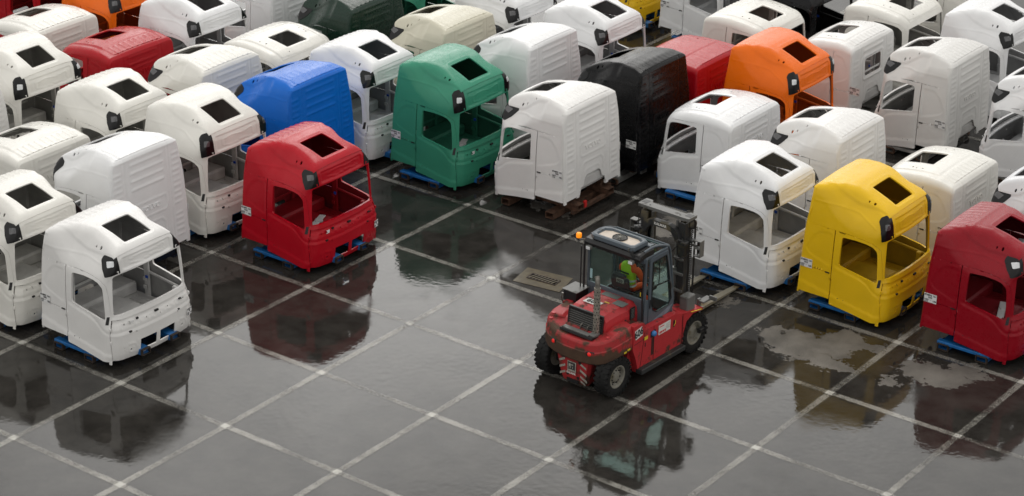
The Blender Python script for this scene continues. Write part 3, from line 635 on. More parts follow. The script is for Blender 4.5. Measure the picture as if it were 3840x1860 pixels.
def strip(mb, x0, x1, y0, y1, z, jag=.008):
    """a painted strip with slightly uneven edges"""
    lng = x1-x0 > y1-y0; a0, a1 = (x0, x1) if lng else (y0, y1); n = max(2, int((a1-a0)/.5)); ts = np.linspace(a0, a1, n); e = rng.normal(0, jag, (2, n))
    for i in range(n-1):
        if lng: mb.poly([(ts[i], y0+e[0][i], z), (ts[i+1], y0+e[0][i+1], z), (ts[i+1], y1+e[1][i+1], z), (ts[i], y1+e[1][i], z)])
        else: mb.poly([(x0+e[0][i], ts[i], z), (x1+e[1][i], ts[i], z), (x1+e[1][i+1], ts[i+1], z), (x0+e[0][i+1], ts[i+1], z)])
HW = .15; marks = MB(); cross = MB()
NX, NY = range(-9, 9), range(-4, 14)
for i in NX: strip(marks, 3*i-HW, 3*i+HW, 3*NY[0], 3*NY[-1], .004)
for j in NY:
    for i in NX: strip(marks, 3*i+HW+.012, 3*i+3-HW-.012, 3*j-HW, 3*j+HW, .004)
for i in NX:
    for j in NY: cross.poly([(3*i-HW-.03+rng.normal(0, .01), 3*j-HW-.01, .008), (3*i+HW+.03, 3*j-HW-.02+rng.normal(0, .01), .008), (3*i+HW+.02, 3*j+HW+.02, .008), (3*i-HW-.02, 3*j+HW+.02+rng.normal(0, .01), .008)])
tag(marks.build('bay_marking', m_line), kind='structure'); tag(cross.build('corner_marking', m_cross), kind='structure')
# drain: concrete apron with cast iron grate
t = empty('storm_drain', (4.0, 12.7, 0)); tag(t, 'black cast iron drain grate set in a tan concrete slab behind the forklift', 'drain')
m_conc = mat('wet_concrete', (.088, .070, .038), .22, noise=.28, nscale=5., bump=.15, bscale=30)
m = MB(); m.prism([(-.68, .30, .010), (.50, .48, .010), (.68, -.32, .010), (-.52, -.50, .010)], (0, 0, .010), (0, 0, .002)); m.build('concrete_apron', m_conc, t)
m = MB(); Rg = np.array([[math.cos(.10), -math.sin(.10), 0], [math.sin(.10), math.cos(.10), 0], [0, 0, 1]])
for a, d in (((0, .13, .016), (.76, .03, .012)), ((0, -.13, .016), (.76, .03, .012)), ((-.37, 0, .016), (.03, .26, .012)), ((.37, 0, .016), (.03, .26, .012))): m.box(Rg @ np.array(a), d, Rg)
m.build('grate_frame', M['darkrust'], t)
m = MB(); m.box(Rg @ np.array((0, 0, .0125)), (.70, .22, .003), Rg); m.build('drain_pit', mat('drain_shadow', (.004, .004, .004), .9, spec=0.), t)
bar0 = None
for k in range(8):
    if bar0 is None:
        m = MB(); m.box((0, 0, 0), (.034, .245, .012), None, .004); bar0 = m.build('grate_bar', mat('cast_iron', (.11, .09, .055), .4, noise=.3), t); bb = bar0
    else: bb = bar0.copy(); COL.objects.link(bb)
    bb.location = Rg @ np.array((-.30+k*.086, 0, .019)); bb.rotation_euler = (0, 0, .10-.35)
# ================================================================== CABS AND THEIR PALLETS
PROTO = {}
def proto(kind):
    if kind not in PROTO: PROTO[kind] = build_cab(kind)
    return PROTO[kind]
STK = [make_sticker('474895 161', ('1653', '182')), make_sticker('474894 161', ('1653', '189')), make_sticker('474893 161', ('1653', '189'))]
BODY = {'body', 'side_panel', 'locker_hatch', 'door', 'door_handle', 'front_panel', 'back_panel', 'lettering', 'cowl_rail', 'hinge', 'lamp_clip'}
INT = {}
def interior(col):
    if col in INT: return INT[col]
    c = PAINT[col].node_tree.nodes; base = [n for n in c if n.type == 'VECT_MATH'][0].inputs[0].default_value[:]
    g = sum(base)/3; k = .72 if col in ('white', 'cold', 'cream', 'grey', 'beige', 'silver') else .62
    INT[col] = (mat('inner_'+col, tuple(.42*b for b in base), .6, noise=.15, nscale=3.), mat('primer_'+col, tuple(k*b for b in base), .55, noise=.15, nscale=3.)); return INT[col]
def set_mat(o, m):
    o.material_slots[0].link = 'OBJECT'; o.material_slots[0].material = m
def place_cab(kind, face, x, y, col, label, dz=0., lens=False, side=0, wrap=False, wheel=None, rot=0., used={}):
    p = proto(kind)
    if kind in used: c = copy_tree(p)
    else: c = p; used[kind] = 1
    return c, (kind, face, x, y, col, label, dz, lens, side, wrap, rot)
def finish_cab(c, kind, face, x, y, col, label, dz, lens, side, wrap, rot):
    c.location = (x, y, dz); c.rotation_euler = (0, 0, (PI if face == 'R' else 0)+rot)
    tag(c, label, 'truck cab', 'unfinished truck cab shells parked in rows')
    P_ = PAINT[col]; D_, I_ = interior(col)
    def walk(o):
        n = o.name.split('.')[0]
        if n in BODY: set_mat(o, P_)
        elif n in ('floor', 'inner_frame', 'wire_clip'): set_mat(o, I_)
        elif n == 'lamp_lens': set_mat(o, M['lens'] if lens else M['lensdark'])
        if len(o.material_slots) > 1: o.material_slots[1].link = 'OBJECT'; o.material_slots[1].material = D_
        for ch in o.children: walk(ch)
    walk(c)
    # paper label on the rear quarter, both flanks
    S = Shell(kind)
    for sg in (-1, 1):
        st = STK[side % 3]; q = S.snap('side+' if sg > 0 else 'side-', [(S.ub+.24, 1.14)])[0]+np.array([.05, 0, 0])
        s = copy_tree(st, c); s.location = q+np.array([0, sg*.014, 0]); s.rotation_euler = (0, 0, 0 if sg < 0 else PI)
    if face == 'F' and x < 3 and y < 18 and x > -3:      # small paper tags on the front panel
        s = copy_tree(STK[side % 3], c); s.location = S.snap('front', [(1.02, .60)])[0]+np.array([.115, 0, 0]); s.rotation_euler = (0, 0, PI*.58); s.scale = (.6, 1, .8)
        m = MB(); q = S.snap('front', [(-.72, 1.0)])[0]+np.array([.10, 0, 0]); m.box(q, (.012, .10, .075)); m.build('paper_tag', M['paper'], c)
    if wrap:
        m = MB(); m.beam((1.35, .25, .80), (1.65, -.55, .80), .16, .03, .012); m.beam((1.45, .0, .81), (1.55, -.1, .81), .17, .04); w_ = m.build('wrapped_paper', M['film'], c)
# (kind, facing, x of back panel, y of centre, paint, label)
CABS = [
 ('mid', 'F', -2.76, 4.53, 'white', 'off-white truck cab at the front left corner, facing right with clear lamp lenses', dict(lens=True)),
 ('mid', 'F', -5.62, 4.42, 'cream', 'off-white truck cab cut by the left edge, left of the front left corner cab', dict()),
 ('tall', 'R', -3.27, 7.45, 'cold', 'cold white truck cab with its ribbed back panel right behind the front left corner cab', dict()),
 ('low', 'R', -6.35, 7.48, 'cream', 'low-roofed white truck cab at the left edge, roof hatch toward the edge', dict()),
 ('mid', 'R', -9.40, 7.60, 'white', 'white truck cab showing only a sliver of its ribbed back at the left frame edge', dict()),
 ('mid', 'F', -2.55, 10.68, 'red', 'bright red truck cab with open windscreen on blue pallet between two gridded bays', dict(wrap=True)),
 ('tall', 'F', -5.70, 10.57, 'cream', 'tall cream white truck cab directly behind the bright red one', dict()),
 ('mid', 'F', -8.60, 10.43, 'cream', 'cream white truck cab left of the tall cream white one', dict()),
 ('tall', 'F', -11.85, 10.38, 'cream', 'tall cream truck cab at the upper left edge with one clear lamp lens', dict(lens=True)),
 ('tall', 'R', -3.27, 13.50, 'blue', 'bright blue truck cab with its ribbed back turned to the viewer', dict()),
 ('mid', 'R', -6.15, 13.40, 'cream', 'off-white truck cab with rounded roof directly left of the blue cab', dict()),
 ('low', 'R', -9.65, 13.70, 'lowred', 'low-roofed deep red truck cab among white ones at the upper left', dict()),
 ('low', 'R', -12.50, 13.73, 'cream', 'low-roofed cream truck cab in the upper left corner with red seen through its hatch', dict()),
 ('tall', 'F', -2.84, 16.57, 'green', 'sea green truck cab with a white lamp lens and blue pallet', dict(lens=True, wrap=True)),
 ('mid', 'F', -5.68, 16.49, 'cold', 'cold white truck cab standing between the blue cab and the green cab', dict()),
 ('low', 'F', -8.70, 16.55, 'cream', 'low-roofed cream white truck cab facing right, left of the beige cab row', dict()),
 ('mid', 'F', -11.68, 16.44, 'cold', 'white truck cab at the top edge just above the deep red low cab', dict()),
 ('mid', 'F', -14.70, 16.50, 'orange', 'orange truck cab with black lamp cover at the upper left frame edge', dict()),
 ('mid', 'F', -17.70, 16.50, 'lowred', 'deep red truck cab cut off by the top left corner of the frame', dict()),
 ('mid', 'R', 2.60, 16.78, 'white', 'white truck cab on rusty brown pallet, rear turned to the viewer in the middle', dict(dz=.12, rot=.0)),
 ('mid', 'F', 6.32, 16.34, 'cold', 'glossy white truck cab right in front of the forklift forks', dict(dz=.02)),
 ('tall', 'F', 9.18, 16.44, 'yellow', 'yellow truck cab with dark lamp covers on a blue pallet', dict(side=1)),
 ('mid', 'F', 12.25, 16.54, 'darkred', 'dark red truck cab cut by the right frame edge, right of the yellow one', dict(lens=True, side=2, wrap=True)),
 ('mid', 'R', -6.35, 19.40, 'darkgreen', 'very dark green truck cab at the top edge', dict()),
 ('mid', 'R', -9.50, 19.80, 'cold', 'white truck cab at the top edge left of the dark green one', dict()),
 ('mid', 'R', -3.40, 19.72, 'beige', 'beige truck cab with its ribbed back toward the viewer behind the green cab', dict()),
 ('tall', 'R', -0.47, 19.50, 'cold', 'tall white truck cab with ribbed back between the green cab and the black cab', dict()),
 ('tall', 'R', 2.76, 19.75, 'black', 'glossy black truck cab behind the white cab on the rusty pallet', dict()),
 ('low', 'R', 5.38, 19.90, 'cold', 'low-roofed white truck cab above the forklift mast, red seen through its hatch', dict()),
 ('mid', 'R', 8.50, 19.68, 'white', 'white truck cab with ribbed back directly behind the yellow and glossy white cabs', dict()),
 ('low', 'R', 11.40, 19.90, 'cream', 'low-roofed cream white truck cab behind the yellow cab and dark red cab', dict()),
 ('mid', 'R', 14.30, 19.80, 'silver', 'silvery white truck cab showing only its rounded front at the right frame edge', dict()),
 ('mid', 'F', -8.90, 22.80, 'green', 'green truck cab mostly cut off by the top edge beside the dark green cab', dict()),
 ('mid', 'F', -5.80, 22.80, 'cold', 'white truck cab at the top edge with black lamp cover behind the beige cab', dict()),
 ('mid', 'F', -2.88, 22.88, 'cold', 'white truck cab with open hatch behind the black cab and the tall white one', dict()),
 ('flat', 'R', 2.66, 22.60, 'lowred', 'wet red flat-roofed truck cab between the black cab and the orange cab', dict()),
 ('tall', 'F', 2.96, 22.95, 'orange', 'orange truck cab with white lamp lenses among white cabs on the right', dict(lens=True)),
 ('low', 'F', 0.10, 26.42, 'cream', 'low-roofed cream truck cab behind the wet red flat roof', dict()),
 ('day', 'R', 5.30, 26.62, 'white', 'short white truck cab with a window in its back panel beside the orange cab', dict()),
 ('mid', 'R', 8.20, 25.92, 'grey', 'light grey white truck cab with paper sticker beside the short windowed cab at right', dict()),
 ('mid', 'R', 11.35, 25.80, 'cold', 'white truck cab cut by the right frame edge, showing door opening and engine hump', dict()),
 ('mid', 'F', -3.15, 29.40, 'cold', 'white truck cab at the top edge showing its flank with paper sticker', dict()),
 ('mid', 'F', -6.10, 29.00, 'yellow', 'golden yellow truck cab mostly hidden at the top edge', dict()),
 ('mid', 'F', -0.05, 29.35, 'black', 'black truck cab at the top edge with dark open interior', dict()),
 ('low', 'F', 2.65, 29.75, 'cream', 'low-roofed cream truck cab at the top right with curved windscreen opening', dict()),
 ('mid', 'F', 5.70, 29.60, 'cold', 'white truck cab in the top right corner with black lamp cover', dict()),
 ('mid', 'R', 5.40, 32.60, 'cream', 'cream white truck cab barely showing behind the top right cabs', dict()),
]
_made = []
for (kind, face, x, y, col, label, kw) in CABS:
    lf = {k: v for k, v in kw.items()}
    _made.append(place_cab(kind, face, x, y, col, label, **lf))
for c, a in _made: finish_cab(c, *a)
for st in STK:
    for ch in list(st.children): bpy.data.objects.remove(ch)
    bpy.data.objects.remove(st)
# ---- pallets
def make_pallet(ma, mb_, loc=(0, 0, 0)):
    t = empty('steel_pallet', loc)
    def tubebox(name, a, b, w_=.20, h_=.12, wall=.012):
        a = np.array(a, float); b = np.array(b, float); m = MB(); z = np.array([0, 0, 1.]); d = (b-a)/np.linalg.norm(b-a); s_ = np.cross(z, d)
        for sg in (1, -1): m.beam(a+s_*sg*(w_/2-wall/2), b+s_*sg*(w_/2-wall/2), wall, h_)
        for sg in (1, -1): m.beam(a+z*sg*(h_/2-wall/2), b+z*sg*(h_/2-wall/2), w_-2*wall, wall)
        return m.build(name, ma, t)
    for x in (.62, 1.55): tubebox('fork_pocket', (x, -1.22, .080), (x, 1.22, .080), .24, .14)
    for y in (-.45, .45): tubebox('long_tube', (.20, y, .215), (2.44, y, .215), .24, .13)
    for sg in (1, -1):
        m = MB(); m.beam((.46, sg*1.16, .165), (1.72, sg*1.16, .165), .15, .075, .01); m.build('edge_beam', ma, t)
    m = MB()
    for x in (.35, 1.9):
        for y in (-.75, .75): m.box((x, y, .36), (.14, .14, .24), bev=.01)
    for x in (.4, 1.9): m.box((x, 0, .29), (.12, 1.6, .05), bev=.01)
    m.build('support_post', mb_, t)
    m = MB()
    for x in (.62, 1.55):
        for sg in (1, -1):
            for (dy, dz_, w_, h_) in ((.124, 0, .02, .15), (-.124, 0, .02, .15), (0, .068, .26, .018), (0, -.066, .26, .014)): m.box((x+dy, sg*1.23, .080+dz_), (w_, .10, h_))
    for y in (-.45, .45):
        for (dy, dz_, w_, h_) in ((.114, 0, .02, .13), (-.114, 0, .02, .13), (0, .062, .24, .016), (0, -.062, .24, .014)): m.box((2.45, y+dy, .215+dz_), (.07, w_, h_))
    m.build('pocket_rim', mb_, t); return t
pal_b = make_pallet(M['bluemetal'], M['darkrust']); first = True
PAL = [(-2.76, 4.53, 'F', 'blue steel pallet under the off-white cab at the front left corner'), (-2.55, 10.68, 'F', 'blue steel pallet under the bright red cab'),
 (-2.84, 16.5, 'F', 'blue steel pallet under the sea green cab'), (6.32, 16.30, 'F', 'blue steel pallet being picked up by the forklift forks, under the glossy white cab'),
 (9.10, 16.5, 'F', 'blue steel pallet under the yellow cab'), (12.35, 16.5, 'F', 'blue steel pallet under the dark red cab at the right edge'),
 (5.28, 19.7, 'R', 'blue steel pallet under the low-roofed white cab above the forklift mast'), (-5.58, 16.4, 'F', 'blue steel pallet under the cold white cab between blue and green cabs'),
 (-5.70, 10.5, 'F', 'blue steel pallet under the tall cream cab behind the bright red one'), (-5.52, 4.42, 'F', 'blue steel pallet under the off-white cab cut by the left edge'),
 (-6.0, 29.0, 'F', 'blue steel pallet under the golden yellow cab at the top edge'), (-3.05, 29.4, 'F', 'blue steel pallet under the white cab with sticker at the top edge'),
 (-3.35, 7.45, 'R', 'blue steel pallet behind the front left corner cab, under the cold white ribbed cab'), (-2.78, 22.88, 'F', 'blue steel pallet under the white cab behind the black cab')]
for (x, y, fc, lab) in PAL:
    p = pal_b if first else copy_tree(pal_b); first = False
    p.location = (x, y, .012); p.rotation_euler = (0, 0, PI if fc == 'R' else 0); tag(p, lab, 'pallet', 'steel pallets under the truck cabs')
pg = make_pallet(M['greysteel'], M['rust'], (2.68, 19.6, .012)); pg.rotation_euler = (0, 0, PI); tag(pg, 'grey steel pallet under the glossy black cab', 'pallet', 'steel pallets under the truck cabs')
for (x, y, lab) in ((8.1, 25.9, 'grey steel pallet under the light grey white cab at right'), (11.25, 25.8, 'grey steel pallet under the white cab cut by the right edge'), (14.2, 19.8, 'grey steel pallet under the silvery white cab at the right edge')):
    p = copy_tree(pg); p.location = (x, y, .012); tag(p, lab, 'pallet', 'steel pallets under the truck cabs')
# rusty transport frame under the middle white cab
t = empty('steel_pallet', (0, 0, 0)); tag(t, 'rusty brown steel transport frame with red tape under the middle white cab', 'pallet', 'steel pallets under the truck cabs')
m = MB()
for x in (.75, 2.1):
    for sg in (1, -1): m.beam((x+sg*.115, 15.55, .11), (x+sg*.115, 18.05, .11), .015, .16)
    m.beam((x, 15.55, .185), (x, 18.05, .185), .24, .012); m.beam((x, 15.55, .035), (x, 18.05, .035), .24, .012)
m.build('fork_pocket', M['rust'], t)
m = MB()
for y in (16.15, 17.45): 
    for sg in (1, -1): m.beam((.4, y+sg*.115, .27), (2.62, y+sg*.115, .27), .015, .14)
    m.beam((.4, y, .338), (2.62, y, .338), .24, .012); m.beam((.4, y, .204), (2.62, y, .204), .24, .012)
m.beam((2.5, 15.95, .16), (2.5, 17.7, .16), .10, .10, .01)
m.build('long_tube', M['rust'], t)
m = MB()
for y in (16.2, 17.5): m.beam((2.2, y, .33), (2.25, y+.05, .60), .12, .10, .01, up=(0, 1, 0)); m.beam((.6, y, .33), (.6, y, .60), .12, .10, .01, up=(0, 1, 0))
m.beam((2.3, 17.4, .33), (2.15, 17.75, .62), .10, .08, .01, up=(0, 1, 0)); m.build('support_post', M['rust'], t)
m = MB(); m.box((2.60, 16.35, .29), (.06, .09, .16)); m.build('tape', M['tape'], t)
# ================================================================== FORKLIFT (local frame: x right, y towards the forks, z up)
def grime_paint(name, col, amt=.5, dark=(.022, .018, .015), band=None):
    m = bpy.data.materials.new(name); m.use_nodes = True; nt = m.node_tree; N = nt.nodes.new; L = nt.links.new; b = nt.nodes['Principled BSDF']; tcn = N('ShaderNodeTexCoord')
    def nz_(s, d=8, r=.65, off=0.):
        mp_ = N('ShaderNodeMapping'); mp_.inputs['Location'].default_value = (off, off*.7, 0); L(tcn.outputs['Object'], mp_.inputs[0]); n = N('ShaderNodeTexNoise'); n.inputs['Scale'].default_value = s; n.inputs['Detail'].default_value = d; n.inputs['Roughness'].default_value = r; L(mp_.outputs[0], n.inputs['Vector']); return n.outputs[0]
    r1 = N('ShaderNodeMapRange'); r1.inputs['From Min'].default_value = .62-.25*amt; r1.inputs['From Max'].default_value = .68-.16*amt; r1.inputs['To Max'].default_value = .95
    if band:      # rub band worn down to dark primer by knocks at one height
        sp = N('ShaderNodeSeparateXYZ'); L(tcn.outputs['Object'], sp.inputs[0]); bd = N('ShaderNodeMapRange'); bd.interpolation_type = 'SMOOTHSTEP'; bd.inputs['From Min'].default_value = band[1]; bd.inputs['From Max'].default_value = band[0]; bd.inputs['To Max'].default_value = .22; L(sp.outputs[2], bd.inputs['Value'])
        sb = N('ShaderNodeMath'); L(nz_(2.6), sb.inputs[0]); L(bd.outputs[0], sb.inputs[1]); L(sb.outputs[0], r1.inputs['Value'])
    else: L(nz_(2.6), r1.inputs['Value'])
    r2 = N('ShaderNodeMapRange'); r2.inputs['From Min'].default_value = .50; r2.inputs['From Max'].default_value = .85; r2.inputs['To Max'].default_value = .55*amt+.1; L(nz_(14, 6, .7, 3.), r2.inputs['Value'])
    mx_ = N('ShaderNodeMath'); mx_.operation = 'MAXIMUM'; L(r1.outputs[0], mx_.inputs[0]); L(r2.outputs[0], mx_.inputs[1])
    c2 = N('ShaderNodeMix'); c2.data_type = 'RGBA'; L(nz_(5, 4, .5, 8.), c2.inputs[0]); c2.inputs[6].default_value = (*dark, 1); c2.inputs[7].default_value = (dark[0]*3.2, dark[1]*2.9, dark[2]*2.2, 1)
    c1 = N('ShaderNodeMix'); c1.data_type = 'RGBA'; L(mx_.outputs[0], c1.inputs[0]); c1.inputs[6].default_value = (*col, 1); L(c2.outputs[2], c1.inputs[7]); L(c1.outputs[2], b.inputs['Base Color'])
    rr = N('ShaderNodeMapRange'); rr.inputs['To Min'].default_value = .42; rr.inputs['To Max'].default_value = .8; L(mx_.outputs[0], rr.inputs['Value']); L(rr.outputs[0], b.inputs['Roughness']); b.inputs['Specular IOR Level'].default_value = .35
    bp_ = N('ShaderNodeBump'); bp_.inputs['Strength'].default_value = .25; bp_.inputs['Distance'].default_value = .004; L(nz_(30, 4), bp_.inputs['Height']); L(bp_.outputs[0], b.inputs['Normal']); return m
def glass(name, tint, refl=1.):
    m = bpy.data.materials.new(name); m.use_nodes = True; nt = m.node_tree; N = nt.nodes.new; L = nt.links.new; nt.nodes.remove(nt.nodes['Principled BSDF']); o = nt.nodes['Material Output']
    t = N('ShaderNodeBsdfTransparent'); t.inputs[0].default_value = (*tint, 1); g_ = N('ShaderNodeBsdfGlossy'); g_.inputs['Roughness'].default_value = .03; g_.inputs[0].default_value = (.95*refl, .97*refl, 1*refl, 1)
    fr = N('ShaderNodeFresnel'); fr.inputs[0].default_value = 1.5; ms = N('ShaderNodeMixShader'); ge_ = N('ShaderNodeNewGeometry'); bf = N('ShaderNodeMath'); bf.operation = 'SUBTRACT'; bf.inputs[0].default_value = 1; L(ge_.outputs['Backfacing'], bf.inputs[1]); mf = N('ShaderNodeMath'); mf.operation = 'MULTIPLY'; L(fr.outputs[0], mf.inputs[0]); L(bf.outputs[0], mf.inputs[1]); L(mf.outputs[0], ms.inputs[0]); L(t.outputs[0], ms.inputs[1]); L(g_.outputs[0], ms.inputs[2]); L(ms.outputs[0], o.inputs[0]); return m
FM = dict(red=grime_paint('forklift_red', (.46, .030, .036), .34), redworn=grime_paint('forklift_red_worn', (.40, .030, .034), .55, (.030, .024, .018), (.86, 1.12)), redtow=grime_paint('forklift_red_chipped', (.40, .030, .034), .62), greyblue=grime_paint('cab_blue_grey', (.085, .105, .125), .12, (.03, .03, .03)),
 darkgrey=grime_paint('mast_dark_grey', (.030, .031, .032), .3, (.05, .045, .035)), midgrey=grime_paint('mast_grey', (.14, .14, .135), .25, (.03, .03, .03)), rubber=mat('tyre_rubber', (.012, .012, .012), .75, noise=.4, nscale=12, bump=.4, bscale=40, spec=.3),
 rim=grime_paint('rim_grey', (.21, .20, .17), .35, (.05, .045, .03)), glass=glass('cab_glass', (.80, .88, .86), .7), roofglass=glass('roof_glass', (.82, .93, .91), .7), black=mat('black_plastic', (.012, .012, .013), .45, bump=.1), gloss=mat('black_gloss', (.01, .01, .011), .15),
 steel=mat('worn_steel', (.20, .19, .17), .4, metal=.6, noise=.4, nscale=20), exhaust=mat('heat_shield', (.30, .28, .24), .55, metal=.4, noise=.4, nscale=14), fork=grime_paint('fork_steel', (.24, .22, .17), .40, (.06, .045, .02)),
 amber=mat('amber_beacon', (1.0, .30, .01), .2, emit=.55), tail=mat('tail_lamp_red', (.75, .02, .015), .25, emit=.25), white=mat('decal_white', (.70, .69, .66), .5), ink=M['ink'], yellow=mat('decal_yellow', (.70, .52, .03), .5), cream=mat('fan_tray_cream', (.52, .44, .36), .45, noise=.1),
 hazard=mat('hazard_grey', (.34, .32, .28), .6, noise=.35, nscale=25), vest=mat('hi_vis_yellow', (.50, .78, .02), .7, emit=0., bump=.3, bscale=25), orange=mat('hi_vis_orange', (.85, .10, .01), .7, bump=.3, bscale=25), skin=mat('skin', (.42, .22, .14), .55), hair=mat('dark_hair', (.03, .02, .015), .8), reflect=mat('reflective_tape', (.7, .72, .70), .4), seat=mat('seat_fabric', (.05, .042, .044), .8), bluecap=mat('blue_cap', (.05, .20, .50), .4), trouser=mat('work_trousers', (.03, .032, .04), .8))
HD = math.radians(3.0); FO = (7.60, 9.0, 0.)
fk = empty('forklift', FO, -HD); tag(fk, 'red heavy forklift numbered 606 with grey cab and orange beacon, forks under a pallet', 'forklift')
def rings(mb, RS, closed=True, cap0=True, cap1=True, smooth=False):
    n = len(RS[0]); V = [p for r in RS for p in r]; F = []
    for i in range(len(RS)-1):
        for k in range(n if closed else n-1): F.append((i*n+k, i*n+(k+1) % n, (i+1)*n+(k+1) % n, (i+1)*n+k))
    mb.mesh(V, F, smooth)
    if cap0: mb.poly(list(reversed(RS[0])))
    if cap1: mb.poly(RS[-1])
    return mb
# ---- counterweight: bulky wrap-around casting
def outl(ins, k=0.):
    P = OUT9; P = [tuple(np.array(P[i])*(1-t_)+np.array(P[i+1])*t_+np.array([0.0, 0.0])) for i in range(8) for t_ in (0, .5)]+[P[8]]
    P = [(x-ins*min(1, x*1.15), y+ins*(1 if x < .9 else .4)) for x, y in P]; return P+[(-x, y) for x, y in reversed(P[:-1])]
OUT9 = [(.93, .62), (.955, .42), (.95, .18), (.90, -.02), (.80, -.15), (.66, -.235), (.48, -.29), (.25, -.32), (0, -.33)]
base_ = outl(0); zbot = list(np.interp(np.arange(17)/2, range(9), [.90, .90, .90, .86, .80, .76, .74, .73, .73])); ztop = list(np.interp(np.arange(17)/2, range(9), [1.44, 1.44, 1.42, 1.38, 1.32, 1.26, 1.22, 1.20, 1.20]))
zbot = zbot+list(reversed(zbot[:-1])); ztop = ztop+list(reversed(ztop[:-1])); RS = []
for tt, ins in ((0, .07), (0, .015), (.05, .0), (.30, -.006), (.56, -.004), (.60, .012), (.88, .030), (.96, .045), (1.0, .075), (1.0, .30)):
    o_ = outl(ins); RS.append([(o_[k][0], o_[k][1], zbot[k]+(ztop[k]-zbot[k])*tt-(.0 if ins < .2 else .02)) for k in range(len(o_))])
m = MB()
for a_, b_ in ((0, 3), (2, 5), (4, 6), (5, 7), (6, 9), (8, 10)): rings(m, RS[a_:b_], closed=False, cap0=False, cap1=False, smooth=True)
inner = RS[-1]; m.poly([(p[0], p[1], p[2]-.001) for p in reversed(inner)]); m.poly([(p[0], p[1], p[2]) for p in RS[0]])
for r_ in (RS,):
    m.poly([r[0] for r in r_]); m.poly([r[-1] for r in reversed(r_)])
m.box((0, .30, .95), (1.5, .55, .45))
cw = m.build('counterweight', FM['redworn'], fk)
m = MB(); RS = []
for z, w_, y0 in ((.80, .47, -.27), (.70, .455, -.25), (.40, .40, -.225), (.20, .355, -.20), (.11, .325, -.17), (.08, .29, -.13)):
    RS.append([(w_, .35, z), (w_, y0+.10, z), (w_-.05, y0+.02, z), (0, y0, z), (-w_+.05, y0+.02, z), (-w_, y0+.10, z), (-w_, .35, z)])
rings(m, [list(r) for r in reversed(RS)][::-1][::-1], cap0=True, cap1=True); tw = m.build('tow_block', FM['redtow'], fk)
def backpt(x, z): 
    y0 = np.interp(z, (.08, .11, .20, .40, .70, .80), (-.13, -.17, -.20, -.225, -.25, -.27)); return (x, y0+.02*abs(x)/.35-.006, z)
for sg in (1, -1):
    for z in (.60, .44, .28, .15) if sg > 0 else (.60, .44, .28):
        m = MB(); a_ = [backpt(sg*.36, z-.07), backpt(sg*.36, z-.015), backpt(sg*.20, z+.075), backpt(sg*.20, z+.02)]
        if z < .2: a_ = [backpt(sg*.31, z-.03), backpt(sg*.31, z+.02), backpt(sg*.20, z+.09), backpt(sg*.20, z+.04)]
        m.prism(a_, (0, 0, 0), (0, .012, 0)); m.build('hazard_stripe', FM['hazard'], tw)
m = MB()
for x, z in ((-.22, .70), (.20, .66), (-.14, .30), (.14, .27)): p_ = backpt(x, z); m.lathe((p_[0], p_[1]+.004, p_[2]), [(0, .006), (.035, .006), (.035, -.01)], 'y', 12)
m.box((0, -.205, .17), (.30, .03, .075)); m.build('tow_hole', FM['black'], tw)
m = MB(); m.box((0, -.255, .52), (.23, .012, .24), bev=.004); pl = m.build('nameplate', FM['hazard'], tw)
m = MB(); m.box((0, -.2635, .535), (.185, .004, .165)); m.build('nameplate_field', FM['ink'], pl)
m = MB()    # emblem: stylised elephant, as light shapes on the dark plate
for (x, z, w_, h_) in ((-.045, .555, .060, .060), (.02, .565, .055, .035), (-.062, .500, .018, .05), (-.02, .500, .018, .045), (.035, .50, .014, .05)): m.box((x, -.267, z), (w_, .004, h_), bev=.0018)
m.build('emblem', FM['hazard'], pl)
m = MB(); put_text(m, 'KALMAR', .062, (0, -.268, .37), (1, 0, 0), (0, 0, 1), .002, .002); m.build('lettering', FM['white'], tw)
for sg in (1, -1):
    m = MB(); m.box((sg*.50, -.272, .985), (.20, .03, .115), np.array([[math.cos(.28*sg), -math.sin(.28*sg), 0], [math.sin(.28*sg), math.cos(.28*sg), 0], [0, 0, 1]]), .02); hb = m.build('lamp_housing', FM['black'], cw)
    m = MB(); m.lathe((sg*.475, -.292, .985), [(0, .022), (.03, .02), (.045, .01), (.048, -.01)], 'y', 16, R=None); m.build('tail_lamp', FM['tail'], hb)
m = MB()
for x, y, z in ((-.80, .10, 1.405), (-.76, -.03, 1.345), (.74, .0, 1.36), (.84, .28, 1.42)): m.lathe((x, y, z), [(0, .004), (.045, .004), (.05, -.01)], 'z', 14)
m.build('lifting_eye', FM['red'], cw)
m = MB()
for dx in (0, .11): m.box((.86-dx*.2, .40+dx-.08, .99-.0), (.012, .08, .035))
m.build('marker_strip', FM['yellow'], cw)
m = MB(); m.box((.965, .44, .98), (.01, .09, .035)); m.box((.965, .32, .955), (.01, .08, .035)); m.build('marker_strip', FM['yellow'], cw)
# ---- engine hood
m = MB()
prof = [(.56, 1.12), (.56, 1.46), (.535, 1.58), (.44, 1.68), (.20, 1.705), (0, 1.71)]; prof = prof+[(-x, z) for x, z in reversed(prof[:-1])]
RS = []
for y, kx, dz_ in ((.20, .86, -.16), (.24, .93, -.06), (.34, .96, -.02), (.60, 1.0, 0), (.95, 1.04, .0), (1.22, 1.06, -.005)): RS.append([(x*kx, y+(.03 if z < 1.3 and y < .3 else 0), z+(dz_ if z > 1.3 else 0)) for x, z in prof])
rings(m, [list(reversed(r)) for r in RS], closed=False, cap0=True, cap1=True, smooth=False); hood = m.build('hood', FM['red'], fk)
m = MB()
for x in (-.49, .49): m.beam((x*.9, .155, 1.24), (x*.9, .200, 1.62), .05, .04, .008, up=(0, 1, 0))
m.beam((-.45, .205, 1.63), (.45, .205, 1.63), .06, .07, .008); m.beam((-.45, .155, 1.25), (.45, .155, 1.25), .05, .04, .008); gf = m.build('grille_frame', FM['black'], fk)
